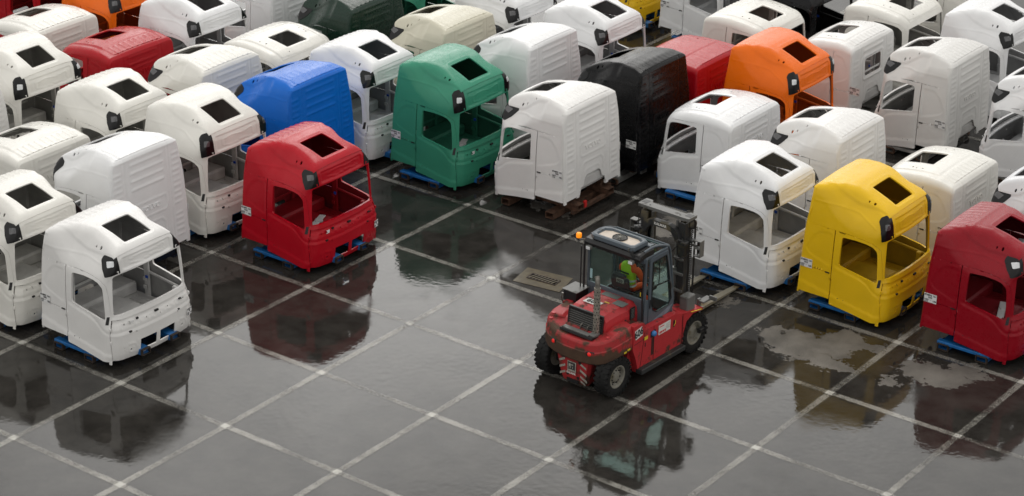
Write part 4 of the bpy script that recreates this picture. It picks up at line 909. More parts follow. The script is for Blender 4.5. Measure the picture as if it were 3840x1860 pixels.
m = MB(); m.prism([(-.43, .168, 1.25), (.43, .168, 1.25), (.43, .208, 1.63), (-.43, .208, 1.63)], (0, 0, 0), (0, .05, 0)); m.build('radiator', mat('radiator_dark', (.006, .006, .006), .7), gf)
for k in range(7):
    m = MB(); z = 1.285+k*.048; m.beam((-.42, .158+k*.0052, z), (.42, .158+k*.0052, z), .03, .016); m.build('grille_slat', FM['midgrey'], gf)
m = MB()
for x in (-.08, .10): m.tube([(x, .10, 1.18), (x, .12, 1.33), (x+.01, .17, 1.36)], .016, 8)
m.build('hydraulic_coupling', FM['steel'], gf)
m = MB(); m.box((0, -.02, 1.235), (.86, .28, .05), np.array([[1, 0, 0], [0, .98, .17], [0, -.17, .98]])); m.build('coupling_recess', FM['black'], cw)
m = MB(); m.beam((-.40, -.06, 1.285), (.30, -.06, 1.285), .13, .025, .006); m.build('step_tread', FM['midgrey'], cw)
m = MB(); m.box((.36, .88, 1.697), (.30, .22, .012)); m.box((.0, 1.05, 1.712), (.42, .18, .006)); m.build('hood_mat', FM['midgrey'], hood)
m = MB(); m.lathe((.12, .84, 1.708), [(.065, .006), (.05, .006), (.048, -.004), (0, -.004)], 'z', 18); m.build('filler_opening', FM['redworn'], hood)
m = MB(); m.box((-.10, .55, 1.709), (.40, .20, .006)); dc = m.build('number_decal', FM['white'], hood)
m = MB(); put_text(m, '606', .20, (-.10, .55, 1.715), (1, 0, 0), (0, 1, 0), .002, .006); m.build('lettering', FM['ink'], dc)
m = MB(); m.box((.14, .72, 1.711), (.12, .03, .004)); m.build('marker_strip', FM['yellow'], hood)
m = MB(); m.box((.592, 1.02, 1.50), (.02, .17, .27), bev=.006); vt = m.build('side_vent', FM['black'], hood)
for k in range(7):
    m = MB(); m.box((.604, 1.02, 1.40+k*.032), (.012, .10, .012)); m.build('vent_slat', FM['midgrey'], vt)
m = MB(); m.lathe((.578, .80, 1.40), [(0, .012), (.02, .012), (.02, -.01)], 'x', 10); m.build('hood_latch', FM['black'], hood)
# ---- exhaust with perforated heat shield
m = MB(); m.tube([(.34, .10, 1.20), (.34, .10, 2.34)], .070, 20); ex = m.build('heat_shield', FM['exhaust'], fk)
for k in range(13):
    m = MB()
    for q in range(7): a = 2*PI*(q+.5*(k % 2))/7; c_, s__ = math.cos(a), math.sin(a); m.box((.34+.0702*c_, .10+.0702*s__, 1.34+k*.077), (.004, .024, .024), np.array([[c_, -s__, 0], [s__, c_, 0], [0, 0, 1]]))
    m.build('perforation', FM['black'], ex)
m = MB(); m.tube([(.34, .10, 2.30), (.34, .10, 2.44), (.325, .115, 2.52), (.29, .14, 2.575)], [.052, .052, .052, .054], 14); m.build('exhaust_pipe', FM['steel'], ex)
m = MB(); m.box((.34, .04, 1.26), (.17, .22, .10), bev=.02); m.box((.30, -.04, 1.23), (.12, .12, .06), bev=.01); m.build('exhaust_bracket', FM['midgrey'], ex)
# ---- chassis sides, steps, fenders
m = MB()
for sg in (1, -1):
    side = [(.60, 1.44), (.98, 1.40), (1.02, 1.22), (2.10, 1.20), (2.40, 1.10), (2.44, .30), (.82, .27), (.72, .62), (.60, .88)]
    m.prism([(sg*.955, y, z) for y, z in side], (0, 0, 0), (-sg*.16, 0, 0))
m.box((0, 1.5, .72), (1.6, 1.75, .75)); m.box((0, .75, 1.10), (1.55, .55, .45)); ch = m.build('chassis', FM['red'], fk)
m = MB()
for sg in (1, -1):
    for (y0, z0, y1, z1) in ((1.0, 1.20, .86, .30), (2.36, 1.05, 2.38, .34), (.64, 1.0, 1.02, 1.03), (1.32, 1.2, 1.34, .33)): m.beam((sg*.957, y0, z0), (sg*.957, y1, z1), .006, .010, up=(sg, 0, 0))
m.build('panel_seam', FM['black'], ch)
m = MB(); m.box((.960, .78, 1.235), (.006, .25, .22), np.array([[1, 0, 0], [0, .98, -.17], [0, .17, .98]])); dc = m.build('number_decal', FM['white'], ch)
m = MB(); put_text(m, '606', .235, (.964, .78, 1.235), (0, .985, .17), (0, -.17, .985), .002, .008, .85); m.build('lettering', FM['ink'], dc)
m = MB(); m.box((.959, 1.05, 1.02), (.006, .12, .075)); m.build('marker_strip', FM['yellow'], ch)
m = MB(); m.box((.962, 1.70, 1.03), (.006, .42, .22)); dc = m.build('service_label', FM['white'], ch)
m = MB()
for k in range(6): m.box((.966, 1.82, 1.10-k*.022), (.003, .14, .006))
m.build('label_print', FM['hazard'], dc)
m = MB(); put_text(m, 'SERVICE', .065, (.967, 1.63, .965), (0, 1, 0), (0, 0, 1), .001, .003); m.box((.966, 1.60, 1.10), (.003, .16, .02)); m.build('lettering', M['tape'], dc)
m = MB(); m.box((.95, 1.30, 1.03), (.012, .19, .16), bev=.004); rc_ = m.build('filler_recess', FM['black'], ch)
m = MB(); m.lathe((.955, 1.30, 1.04), [(0, .07), (.05, .065), (.062, .04), (.062, 0)], 'x', 16); m.build('filler_cap', FM['bluecap'], rc_)
m = MB(); m.box((.957, 1.30, .74), (.004, .10, .42)); m.build('fuel_stain', mat('dark_stain', (.06, .015, .013), .4, noise=.3), rc_)
m = MB(); m.box((.958, 1.03, .87), (.006, .03, .10), bev=.002); m.box((.958, 2.05, .99), (.006, .05, .16)); m.build('grab_recess', FM['black'], ch)
m = MB(); m.tube([(.97, 2.03, .94), (.985, 2.06, 1.0), (.97, 2.09, 1.06)], .006, 6); m.build('marker_strip', FM['yellow'], ch)
for sg in (1, -1):
    m = MB(); m.box((sg*.99, 1.58, .33), (.18, 1.58, .12), bev=.015)
    for k in range(22):
        for q in range(3): m.box((sg*(.935+q*.055), .86+k*.069, .392), (.022, .03, .008))
    m.build('step', FM['darkgrey'], fk)
for sg in (1, -1):
    m = MB(); P_ = [(2.36, .30), (2.36, 1.10), (2.52, 1.06), (3.10, .99), (3.12, .93), (2.75, .97), (2.52, .86), (2.42, .60)]
    m.prism([(sg*.955, y, z) for y, z in P_], (0, 0, 0), (-sg*.05, 0, 0)); m.prism([(sg*.955, 2.40, 1.10), (sg*.955, 3.12, .985), (sg*.45, 3.12, .985), (sg*.45, 2.40, 1.10)], (0, 0, 0), (0, 0, -.03))
    m.box((sg*.55, 2.75, .78), (.12, .7, .42)); fe = m.build('fender', FM['red'], fk)
    m = MB(); m.beam((sg*.959, 2.66, 1.045), (sg*.959, 3.05, .978), .005, .05, up=(sg, 0, 0)); m.build('marker_strip', FM['yellow'], fe)
m = MB(); m.box((0, 2.45, 1.02), (.95, .9, .06)); m.box((0, .12, .45), (1.3, .22, .22), bev=.03); m.box((0, 2.85, .46), (1.3, .3, .3), bev=.04); m.box((0, .15, .75), (1.2, .5, .2)); m.build('axle', FM['black'], fk)
# ---- wheels
def wheel(x, y, z, r, w_, sg, rr, bolts):
    t = MB(); prof = [(rr, -w_*.42), (rr+.03, -w_*.47), (r*.86, -w_*.50), (r*.955, -w_*.45), (r*.97, -w_*.30), (r*.97, w_*.30), (r*.955, w_*.45), (r*.86, w_*.50), (rr+.03, w_*.47), (rr, w_*.42)]
    t.lathe((0, 0, 0), [(a, b) for a, b in prof], 'x', 40)
    n = 24
    for k in range(n):
        for q, (x0, x1, da) in enumerate(((.05, .50, .10), (-.50, -.05, .10))):
            a = 2*PI*(k+.5*q)/n; a2 = a+da*(1 if q == 0 else -1)*.9
            c0 = np.array((x0*w_, math.sin(a)*r*.975, math.cos(a)*r*.975)); c1 = np.array((x1*w_, math.sin(a2)*r*.972, math.cos(a2)*r*.972)); t.beam(c0, c1, r*.15, r*.055, up=(0, math.sin(a), math.cos(a)))
        a = 2*PI*k/n
        for e in (.49, -.49): t.beam((e*w_, math.sin(a)*r*.86, math.cos(a)*r*.86), (e*w_, math.sin(a+.1)*r*.97, math.cos(a+.1)*r*.97), .05, .03)
    ty = t.build('wheel', FM['rubber'], fk); ty.location = (x, y, z)
    d = MB(); s_ = sg
    d.lathe((0, 0, 0), [(rr+.012, s_*w_*.44), (rr-.015, s_*w_*.46), (rr-.04, s_*w_*.36), (rr*.86, s_*w_*.22), (rr*.62, s_*w_*.20), (rr*.52, s_*w_*.30), (rr*.36, s_*w_*.34), (0, s_*w_*.34)], 'x', 32)
    d.lathe((0, 0, 0), [(rr+.012, -s_*w_*.44), (rr-.03, -s_*w_*.40), (0, -s_*w_*.3)], 'x', 24)
    rm_ = d.build('rim', FM['rim'], ty)
    if bolts:
        b = MB()
        for k in range(10): a = 2*PI*k/10; b.lathe((s_*w_*.31, math.sin(a)*rr*.56, math.cos(a)*rr*.56), [(0, .014*s_), (.013, .012*s_), (.013, -.02*s_)], 'x', 6)
        for k in range(8): a = 2*PI*(k+.5)/8; b.lathe((s_*w_*.215, math.sin(a)*rr*.76, math.cos(a)*rr*.76), [(0, .004*s_), (.022, .003*s_), (.022, -.02*s_)], 'x', 8)
        b.build('wheel_bolt', FM['black'], ty)
    return ty
wheel(.80, .12, .45, .45, .31, 1, .245, True); wheel(-.80, .12, .45, .45, .31, -1, .245, True)
wheel(.80, 2.86, .46, .46, .34, 1, .265, False); wheel(-.80, 2.86, .46, .46, .34, -1, .265, False)
# ---- operator cab
m = MB(); G_ = []
def post(a, b, w_=.06, h_=.06): m.beam(a, b, w_, h_, .01, up=(0, 1, 0) if abs(a[2]-b[2]) > .3 else (0, 0, 1))
for sg in (1, -1):
    post((sg*.745, 1.22, 1.0), (sg*.745, 1.22, 2.74)); post((sg*.745, 2.22, 1.15), (sg*.73, 2.12, 1.9)); post((sg*.73, 2.12, 1.88), (sg*.72, 1.98, 2.72))
    post((sg*.735, 1.20, 2.72), (sg*.725, 2.0, 2.72), .05, .07)
post((-.75, 1.20, 1.74), (.75, 1.20, 1.74), .06, .10); post((-.75, 1.20, 2.68), (.75, 1.20, 2.68), .08, .12); post((-.72, 1.98, 2.74), (.72, 1.98, 2.74)); post((-.75, 2.22, 1.2), (.75, 2.22, 1.2), .06, .3)
m.prism([(-.77, 1.20, 1.70), (-.77, 1.20, 1.20), (.77, 1.20, 1.20), (.77, 1.20, 1.70)], (0, 0, 0), (0, .04, 0))
for sg in (-1, 1): m.prism([(sg*.77, 1.19, 1.0), (sg*.77, 1.19, 1.78), (sg*.77, 1.36, 1.74), (sg*.77, 1.36, .98)], (0, 0, 0), (-sg*.03, 0, 0))
m.prism([(-.77, 1.36, 1.0), (-.77, 1.36, 1.4), (-.77, 2.24, 1.4), (-.77, 2.24, 1.1)], (0, 0, 0), (.03, 0, 0)); m.box((0, 1.7, 1.06), (1.46, 1.0, .05))
fr_ = m.build('cab_frame', FM['greyblue'], fk)
def pane(pts, dv, name='window_pane', mt='glass'): q = MB(); q.prism(pts, (0, 0, 0), dv); return q.build(name, FM[mt], fr_)
pane([(-.715, 1.195, 1.80), (.715, 1.195, 1.80), (.715, 1.195, 2.62), (-.715, 1.195, 2.62)], (0, .006, 0))
pane([(-.76, 1.28, 1.40), (-.76, 2.16, 1.40), (-.76, 2.10, 1.9), (-.76, 1.98, 2.68), (-.76, 1.28, 2.68)], (.006, 0, 0))
pane([(-.70, 2.235, 1.36), (.70, 2.235, 1.36), (.69, 2.13, 1.9), (.68, 1.99, 2.70), (-.68, 1.99, 2.70), (-.69, 2.13, 1.9)], (0, .006, 0))
# arched glazed roof
m = MB(); A0 = []
for k in range(9): t_ = k/8; A0.append((1.46+.62*t_, 2.90-.17*t_**1.8))
V_ = [(x, y, z) for (y, z) in A0 for x in (-.66, .66)]; F_ = [(2*k, 2*k+1, 2*k+3, 2*k+2) for k in range(8)]; m.mesh(V_, F_); m.mesh([(a, b, c-.008) for a, b, c in V_], [tuple(reversed(f_)) for f_ in F_]); m.build('roof_glass', FM['roofglass'], fr_)
m = MB(); m.prism([(-.64, 1.50, 2.905), (.64, 1.50, 2.905), (.64, 1.62, 2.895), (-.64, 1.62, 2.895)], (0, 0, 0), (0, 0, .01))
for sg in (1, -1): m.tube([(sg*.70, y, z+.0) for y, z in [(1.20, 2.88)]+A0+[(2.14, 2.62), (2.20, 2.3), (2.27, 1.85), (2.30, 1.4)]], .028, 8)
m.tube([(x, 2.09-.0, 2.745) for x in np.linspace(-.70, .70, 8)], .022, 8); m.tube([(x, 1.46, 2.91+.03*(1-(x/.7)**2)) for x in np.linspace(-.70, .70, 9)], .02, 8); m.build('roof_rail', FM['greyblue'], fr_)
m = MB(); RS = []
for x in (-.74, -.70, .70, .74):
    k_ = .03 if abs(x) > .72 else 0; RS.append([(x, .99+k_, 2.72), (x, .97+k_, 2.80-k_), (x, 1.02+k_, 2.87-k_), (x, 1.25, 2.90-k_), (x, 1.50, 2.90-k_), (x, 1.50, 2.76), (x, 1.2, 2.74)])
rings(m, [list(reversed(r)) for r in RS], cap0=True, cap1=True)
for k in range(6): m.box((.50+k*.0, 1.15+k*.055, 2.905), (.36, .018, .012))
m.build('roof_housing', FM['black'], fr_)
m = MB(); RSo = lambda y0, y1, x_, z: [(-x_+.06, y0, z), (-x_, y0+.05, z), (-x_, y1-.08, z), (-x_+.14, y1, z), (x_-.14, y1, z), (x_, y1-.08, z), (x_, y0+.05, z), (x_-.06, y0, z)]
rings(m, [list(reversed(r)) for r in (RSo(1.00, 1.56, .56, 2.90), RSo(.98, 1.58, .575, 2.93), RSo(.99, 1.57, .57, 3.00), RSo(1.03, 1.53, .54, 3.02), RSo(1.07, 1.49, .50, 3.018), RSo(1.09, 1.47, .47, 2.975))], cap0=False, cap1=False)
ac = m.build('air_conditioner', FM['greyblue'], fk)
m = MB(); m.poly(RSo(1.07, 1.49, .50, 2.974)[::-1]); m.build('fan_tray', FM['cream'], ac)
m = MB(); m.lathe((0, 1.28, 2.978), [(.165, 0), (.165, .022), (.155, .026), (.150, .022), (.150, .0)], 'z', 32); m.lathe((0, 1.28, 2.978), [(0, .002), (.150, .002)], 'z', 32); fan = m.build('fan', FM['black'], ac)
for k in range(12): m = MB(); a = 2*PI*k/12; m.beam((.03*math.cos(a), 1.28+.03*math.sin(a), 3.000), (.155*math.cos(a), 1.28+.155*math.sin(a), 3.000), .007, .006); m.build('fan_blade', FM['midgrey'], fan)
m = MB()
for r_ in (.06, .09, .12): m.tube([(r_*math.cos(a), 1.28+r_*math.sin(a), 3.003) for a in np.linspace(0, 2*PI, 25)], .003, 5, cap=False)
m.lathe((0, 1.28, 2.985), [(0, .026), (.032, .026), (.036, .015)], 'z', 8); m.build('fan_guard', FM['rim'], fan)
m = MB()
for x in (-.48, .46): m.box((x, .975, 2.945), (.03, .02, .07), bev=.004)
m.build('latch', FM['steel'], ac)
for sg in (1, -1):
    m = MB(); m.box((sg*.56, .955, 2.70), (.13, .09, .085), bev=.018); wl_ = m.build('work_lamp', FM['midgrey'], fk)
    m = MB(); m.box((sg*.56, .905, 2.70), (.105, .012, .065), bev=.004); m.build('lamp_lens', M['lens'], wl_)
m = MB(); m.tube([(-.72, 1.05, 2.80), (-.84, 1.03, 2.78), (-.97, 1.10, 2.66), (-.97, 1.12, 2.72)], .018, 8); bk = m.build('beacon_bracket', FM['midgrey'], fk)
m = MB(); m.lathe((-.97, 1.12, 2.71), [(.0, 0), (.055, 0), (.06, .03), (.055, .045), (0, .045)], 'z', 16); m.build('beacon_base', FM['black'], bk)
m = MB(); m.lathe((-.97, 1.12, 2.755), [(.058, 0), (.062, .03), (.060, .085), (.045, .105), (0, .11)], 'z', 20); m.build('beacon', FM['amber'], bk)
m = MB(); m.tube([(-.80, 1.12, 1.62), (-.80, 1.12, 2.70)], .022, 8); m.tube([(-.86, 1.08, 1.62), (-.86, 1.08, 2.60)], .014, 8); m.build('hand_rail', FM['black'], fk)
m = MB(); m.tube([(.78, 1.13, 1.22), (.775, 1.10, 1.8), (.77, 1.13, 2.66)], .018, 8); m.build('hand_rail', FM['black'], fk)
m = MB()
for dx, s_ in ((0, 1), (.03, 1.2), (-.03, .8)): m.tube([(.50+dx, 1.02, 2.96), (.56+dx, .96, 2.86), (.62+dx, 1.0, 2.74*1), (.66, 1.02, 2.66-.05*s_), (.72, 1.12, 2.62)], .010, 6)
m.tube([(.60, .98, 2.88), (.72, 1.0, 2.84), (.74, 1.1, 2.80), (.66, 1.15, 2.86)], .012, 6); m.build('cable', FM['black'], fk)
m = MB(); m.beam((-.05, 1.17, 1.86), (.55, 1.17, 1.88), .02, .014); m.beam((.02, 1.165, 1.84), (.10, 1.165, 1.88), .04, .03); m.build('wiper', FM['black'], fr_)
for (x, z0, z1) in ((-.70, 1.88, 2.08),): m = MB(); m.box((x+.04, 1.188, 1.98), (.06, .004, .22)); m.build('window_sticker', mat('pale_blue_sticker', (.35, .55, .58), .4), fr_)
m = MB(); m.box((.66, 1.188, 1.90), (.02, .004, .10)); m.build('marker_strip', FM['yellow'], fr_)
# door, right side
m = MB(); dpts = [(1.33, 1.02), (1.33, 2.66), (1.40, 2.70), (1.96, 2.70), (2.03, 2.45), (2.14, 1.9), (2.24, 1.55), (2.24, 1.30), (2.10, 1.17)]
wpts = [(1.42, 1.62), (1.42, 2.60), (1.90, 2.62), (1.96, 2.42), (2.07, 1.9), (2.14, 1.52), (2.04, 1.40), (1.62, 1.38), (1.48, 1.46)]
pv = [Vector(p) for p in dpts+wpts]; n1, n2 = len(dpts), len(wpts); ed_ = [(k, (k+1) % n1) for k in range(n1)]+[(n1+k, n1+(k+1) % n2) for k in range(n2)]
vv, _, ff, _, _, _ = geometry.delaunay_2d_cdt(pv, ed_, [], 0, 1e-6); vv = np.array([p[:] for p in vv])
for f_ in ff:
    c_ = vv[list(f_)].mean(0)[None]
    if inpoly(c_, np.array(dpts))[0] and not inpoly(c_, np.array(wpts))[0]:
        for xx, fl in ((.785, 0), (.755, 1)): q = [(xx, vv[i][0], vv[i][1]) for i in f_]; q = q[::-1] if fl else q; m.poly(q)
for lp in (dpts, wpts):
    for k in range(len(lp)): a, b = lp[k], lp[(k+1) % len(lp)]; m.poly([(.785, *a), (.785, *b), (.755, *b), (.755, *a)])
dr = m.build('door', FM['greyblue'], fk)
m = MB(); m.prism([(.772, y, z) for y, z in wpts], (0, 0, 0), (-.006, 0, 0)); m.build('door_window', FM['glass'], dr)
m = MB(); m.beam((.788, 1.42, 2.02), (.788, 2.05, 1.98), .02, .03); m.beam((.788, 1.66, 2.00), (.788, 1.66, 2.60), .015, .015, up=(1, 0, 0))
for k in range(n2): a, b = wpts[k], wpts[(k+1) % n2]; m.beam((.787, *a), (.787, *b), .014, .018, up=(1, 0, 0))
m.build('window_seal', FM['black'], dr)
m = MB(); m.tube([(.80, 2.03, 1.70), (.83, 2.04, 1.78), (.83, 2.03, 1.92), (.80, 2.01, 2.0)], .014, 6); m.tube([(.80, 1.36, 1.55), (.80, 1.36, 1.75)], .012, 6); m.build('door_handle', FM['black'], dr)
m = MB(); m.prism([(.789, 1.36, 1.06), (.789, 1.36, 1.18), (.789, 2.05, 1.34), (.789, 2.20, 1.36), (.789, 2.05, 1.22)], (0, 0, 0), (-.004, 0, 0)); m.build('door_stripe', mat('pale_grey_blue', (.16, .20, .24), .4, noise=.2), dr)
m = MB(); m.box((0, 1.205, 1.205), (.01, .01, .01)); bpy.data.objects.remove(m.build('tmp', FM['black']))
# battery box on the left
m = MB(); m.box((-.90, .98, 1.50), (.36, .42, .24), bev=.01); bb_ = m.build('battery_box', FM['black'], fk)
m = MB(); m.box((-.90, .98, 1.632), (.40, .46, .02), bev=.004); m.build('box_lid', FM['midgrey'], bb_)
m = MB(); m.tube([(-1.10, .80, 1.50), (-1.14, .78, 1.42), (-1.10, .80, 1.28), (-.98, .85, 1.22)], .014, 6); m.box((-1.08, .76, 1.50), (.06, .03, .07)); m.build('hose', FM['steel'], bb_)
# seat and wheel inside
m = MB(); m.box((.06, 1.62, 1.56), (.50, .48, .16), bev=.05); m.box((-.02, 1.40, 1.80), (.48, .12, .50), np.array([[1, 0, 0], [0, .985, -.17], [0, .17, .985]]), .05); m.box((-.02, 1.35, 2.06), (.36, .11, .16), bev=.05); m.box((.06, 1.62, 1.30), (.4, .4, .4)); se = m.build('seat', FM['seat'], fk)
m = MB(); m.box((.04, 1.285, 1.99), (.19, .006, .10)); sl = m.build('number_decal', FM['hazard'], se)
m = MB(); put_text(m, '606', .10, (.04, 1.280, 1.99), (-1, 0, 0), (0, 0, -1), .001, .003); m.build('lettering', FM['ink'], sl)
m = MB(); m.tube([(.06+.17*math.cos(a), 2.00+.05*math.sin(a), 1.83+.17*math.sin(a)) for a in np.linspace(0, 2*PI, 21)], .014, 6, cap=False); m.tube([(.06, 2.00, 1.83), (.06, 2.10, 1.3)], .03, 8); m.build('steering_wheel', FM['black'], fk)
m = MB(); m.box((.42, 1.82, 1.72), (.16, .42, .10), bev=.03); m.box((-.2, 2.1, 1.55), (.9, .12, .3), bev=.04); m.build('console', FM['black'], fk)
m = MB()
for k in range(4): m.tube([(.38+.03*k, 1.92, 1.76), (.38+.03*k, 1.93, 1.88)], .012, 6)
m.build('control_lever', FM['steel'], fk)
# ---- mast
m = MB()
for sg in (1, -1):
    m.box((sg*.50, 2.84, 1.55), (.16, .045, 2.8), bev=.006); m.box((sg*.575, 2.93, 1.55), (.035, .22, 2.8), bev=.006); m.box((sg*.50, 3.03, 1.55), (.16, .04, 2.8), bev=.006)
m.box((0, 2.88, .55), (1.0, .10, .25), bev=.02); mo = m.build('mast', FM['darkgrey'], fk)
for sg in (1, -1):
    m = MB(); m.box((sg*.425, 3.06, 1.62), (.05, .16, 2.6), bev=.006); m.box((sg*.39, 3.0, 1.62), (.10, .03, 2.6), bev=.006); m.build('inner_rail', FM['darkgrey'], mo)
    m = MB(); m.tube([(sg*.33, 2.90, .5), (sg*.33, 2.90, 1.75)], .062, 14); m.tube([(sg*.33, 2.90, 1.75), (sg*.33, 2.90, 1.84)], .072, 14); m.tube([(sg*.33, 2.90, 1.84), (sg*.33, 2.90, 2.95)], .036, 12); m.build('lift_cylinder', FM['midgrey'], mo)
    m = MB()
    for k in range(38): m.box((sg*.63, 3.02, 1.18+k*.046), (.030, .05, .032), bev=.004)
    m.build('chain', FM['black'], mo)
    m = MB()
    for dy in (.06, .10): m.tube([(sg*.66, 3.02+dy, 1.2), (sg*.66, 3.02+dy, 2.9), (sg*.655, 3.0+dy*.6, 3.0)], .011, 6)
    m.tube([(sg*.68, 2.86, 1.4), (sg*.68, 2.86, 2.85)], .011, 6); m.build('hose', FM['black'], mo)
    m = MB(); m.lathe((sg*.62, 3.06, 2.88), [(0, .035*sg), (.05, .035*sg), (.11, .030*sg), (.115, .0), (.11, -.030*sg), (0, -.03*sg)], 'x', 20); m.build('hose_pulley', FM['darkgrey'], mo)
    m = MB()
    for (z_, h_) in ((2.60, .018), (2.42, .018), (2.24, .018)): m.box((sg*.86, 2.98, z_), (.17, .15, h_))
    m.box((sg*.935, 2.98, 2.42), (.018, .15, .36)); m.box((sg*.79, 3.04, 2.42), (.018, .03, .36)); m.box((sg*.72, 3.0, 2.44), (.16, .05, .06), bev=.01); lb = m.build('lamp_bracket', FM['midgrey'], mo)
    for z_ in (2.51, 2.33): m = MB(); m.box((sg*.86, 3.0, z_), (.10, .09, .10), bev=.025); m.build('work_lamp', FM['black'], lb)
    m = MB(); m.box((sg*.60, 2.96, 2.56), (.30, .16, .05), bev=.012); m.lathe((sg*.52, 2.76, 2.58), [(.03, -.03), (.06, -.03), (.06, .03), (.03, .03)], 'z', 14); m.build('hose_guide', FM['darkgrey'], mo)
m = MB(); out_ = rounded([(-.68, 2.80), (.68, 2.80), (.68, 3.13), (.50, 3.13), (.46, 3.02), (-.46, 3.02), (-.50, 3.13), (-.68, 3.13)], [.05, .05, .03, .02, .03, .03, .02, .03]); m.prism([(x, y, 3.10) for x, y in reversed(out_)], (0, 0, 0), (0, 0, -.07)); tb = m.build('top_crosspiece', FM['midgrey'], mo)
m = MB()
for sg in (1, -1): m.box((sg*.58, 2.98, 3.101), (.15, .15, .006)); m.lathe((sg*.40, 2.88, 3.10), [(0, .008), (.02, .008), (.02, 0)], 'z', 8)
m.build('chain_slot', FM['black'], tb)
m = MB(); arc = [(-.52, 2.56), (-.46, 2.72), (-.36, 2.82), (-.22, 2.86), (.22, 2.86), (.36, 2.82), (.46, 2.72), (.52, 2.56)]
inn = [(-.40, 2.52), (-.35, 2.63), (-.28, 2.71), (-.18, 2.735), (.18, 2.735), (.28, 2.71), (.35, 2.63), (.40, 2.52)]
for k in range(7): m.prism([(arc[k][0], 2.72, arc[k][1]), (arc[k+1][0], 2.72, arc[k+1][1]), (inn[k+1][0], 2.72, inn[k+1][1]), (inn[k][0], 2.72, inn[k][1])], (0, 0, 0), (0, .14, 0))
for sg in (1, -1): m.box((sg*.56, 2.79, 2.53), (.26, .16, .10), bev=.02)
ab = m.build('arched_bar', FM['darkgrey'], mo)
m = MB(); put_text(m, 'KALMAR', .085, (0, 2.717, 2.795), (1, 0, 0), (0, 0, 1), .002, .003); m.build('lettering', FM['white'], ab)
m = MB(); m.tube([(.45, 2.74, 2.42), (.30, 2.70, 2.22), (.45, 2.72, 2.12), (.66, 2.80, 2.2), (.72, 2.9, 2.36)], .012, 6); m.tube([(.42, 2.74, 2.10), (.50, 2.70, 2.06), (.62, 2.78, 2.10)], .012, 6); m.build('hose', FM['black'], mo)
m = MB()
for z_ in (1.75, 2.1, 1.35, .9):
    for sg in (1, -1): m.box((sg*.46, 2.84, z_), (.26, .09, .07), bev=.01)
m.build('mast_clamp', FM['midgrey'], mo)
for sg in (1, -1): m = MB(); m.box((sg*.80, 2.74, 1.20), (.22, .30, .36), bev=.02); m.build('front_box', FM['midgrey'], fk)
m = MB(); SX = -.55
for z_ in (.30, .78): m.beam((-.92+SX*.3, 3.16, z_), (.92+SX*.3, 3.16, z_), .08, .14, .012)
for x in (-.85, -.3, .3, .85): m.box((x+SX*.3, 3.16, .54), (.08, .07, .40), bev=.008)
m.box((.88, 3.30, 1.08), (.16, .34, .05), bev=.01); m.box((1.02, 3.40, 1.12), (.20, .05, .10), bev=.01); m.box((.80, 3.18, .95), (.06, .10, .36), bev=.01); m.build('carriage', FM['midgrey'], fk)
m = MB(); m.box((1.02, 3.02, .50), (.10, .22, .10), bev=.01); m.box((1.06, 3.10, .52), (.06, .05, .14), bev=.01); m.build('tow_hook', FM['black'], fk)
for x in (-.13, -1.03):
    m = MB(); RS = [[(x-w_/2, y, z0), (x+w_/2, y, z0), (x+w_/2, y, z1), (x-w_/2, y, z1)] for y, w_, z0, z1 in ((3.22, .18, .055, .125), (5.2, .18, .062, .12), (6.10, .13, .075, .10))]
    rings(m, RS); m.box((x, 3.23, .44), (.18, .07, .80), bev=.01); m.build('fork', FM['fork'], fk)
# ================================================================== DRIVER, seen from behind through the rear window
dv = empty('person', FO, -HD); tag(dv, 'driver seated in the forklift cab wearing a yellow vest over an orange sleeve shirt', 'person')
def mk_skin(pts, edges, rad, name, mt, parent, root=0):
    me = bpy.data.meshes.new(name); o = bpy.data.objects.new(name, me); COL.objects.link(o)
    import bmesh
    bm = bmesh.new(); L_ = bm.verts.layers.skin.verify(); vs = []
    for p, r_ in zip(pts, rad): v = bm.verts.new(p); v[L_].radius = r_ if hasattr(r_, '__len__') else (r_, r_); vs.append(v)
    vs[root][L_].use_root = True
    for a, b in edges: bm.edges.new((vs[a], vs[b]))
    bm.to_mesh(me); bm.free(); o.parent = parent
    sk = o.modifiers.new('skin', 'SKIN'); sk.use_smooth_shade = True; ss = o.modifiers.new('sub', 'SUBSURF'); ss.levels = 2; ss.render_levels = 2
    bpy.context.view_layer.update(); m2 = bpy.data.meshes.new_from_object(o.evaluated_get(bpy.context.evaluated_depsgraph_get())); o.modifiers.clear(); o.data = m2; m2.materials.clear(); m2.materials.append(mt)
    m2.polygons.foreach_set('use_smooth', [True]*len(m2.polygons)); return o
BX = .02
# body in work trousers (continuous figure: pelvis, torso, neck, legs)
P = [(BX, 1.60, 1.72), (BX, 1.62, 1.90), (BX, 1.62, 2.10), (BX, 1.62, 2.22), (BX, 1.64, 2.32), (BX+.10, 1.66, 1.70), (BX+.14, 2.02, 1.70), (BX+.14, 2.08, 1.32), (BX+.14, 2.16, 1.20), (BX-.10, 1.66, 1.70), (BX-.14, 2.02, 1.70), (BX-.14, 2.08, 1.32), (BX-.14, 2.16, 1.20), (BX+.25, 1.62, 2.17), (BX+.31, 1.70, 1.95), (BX+.22, 1.90, 1.87), (BX-.20, 1.62, 2.17), (BX-.28, 1.74, 1.98), (BX-.18, 1.93, 1.93)]
Ed = [(0, 1), (1, 2), (2, 3), (3, 4), (0, 5), (5, 6), (6, 7), (7, 8), (0, 9), (9, 10), (10, 11), (11, 12), (3, 13), (13, 14), (14, 15), (3, 16), (16, 17), (17, 18)]
Rd = [(.15, .11), (.14, .10), (.15, .11), (.11, .085), .05, .085, .07, .05, .045, .085, .07, .05, .045, .078, .06, .045, .068, .055, .045]
bd = mk_skin(P, Ed, Rd, 'body', FM['orange'], dv)
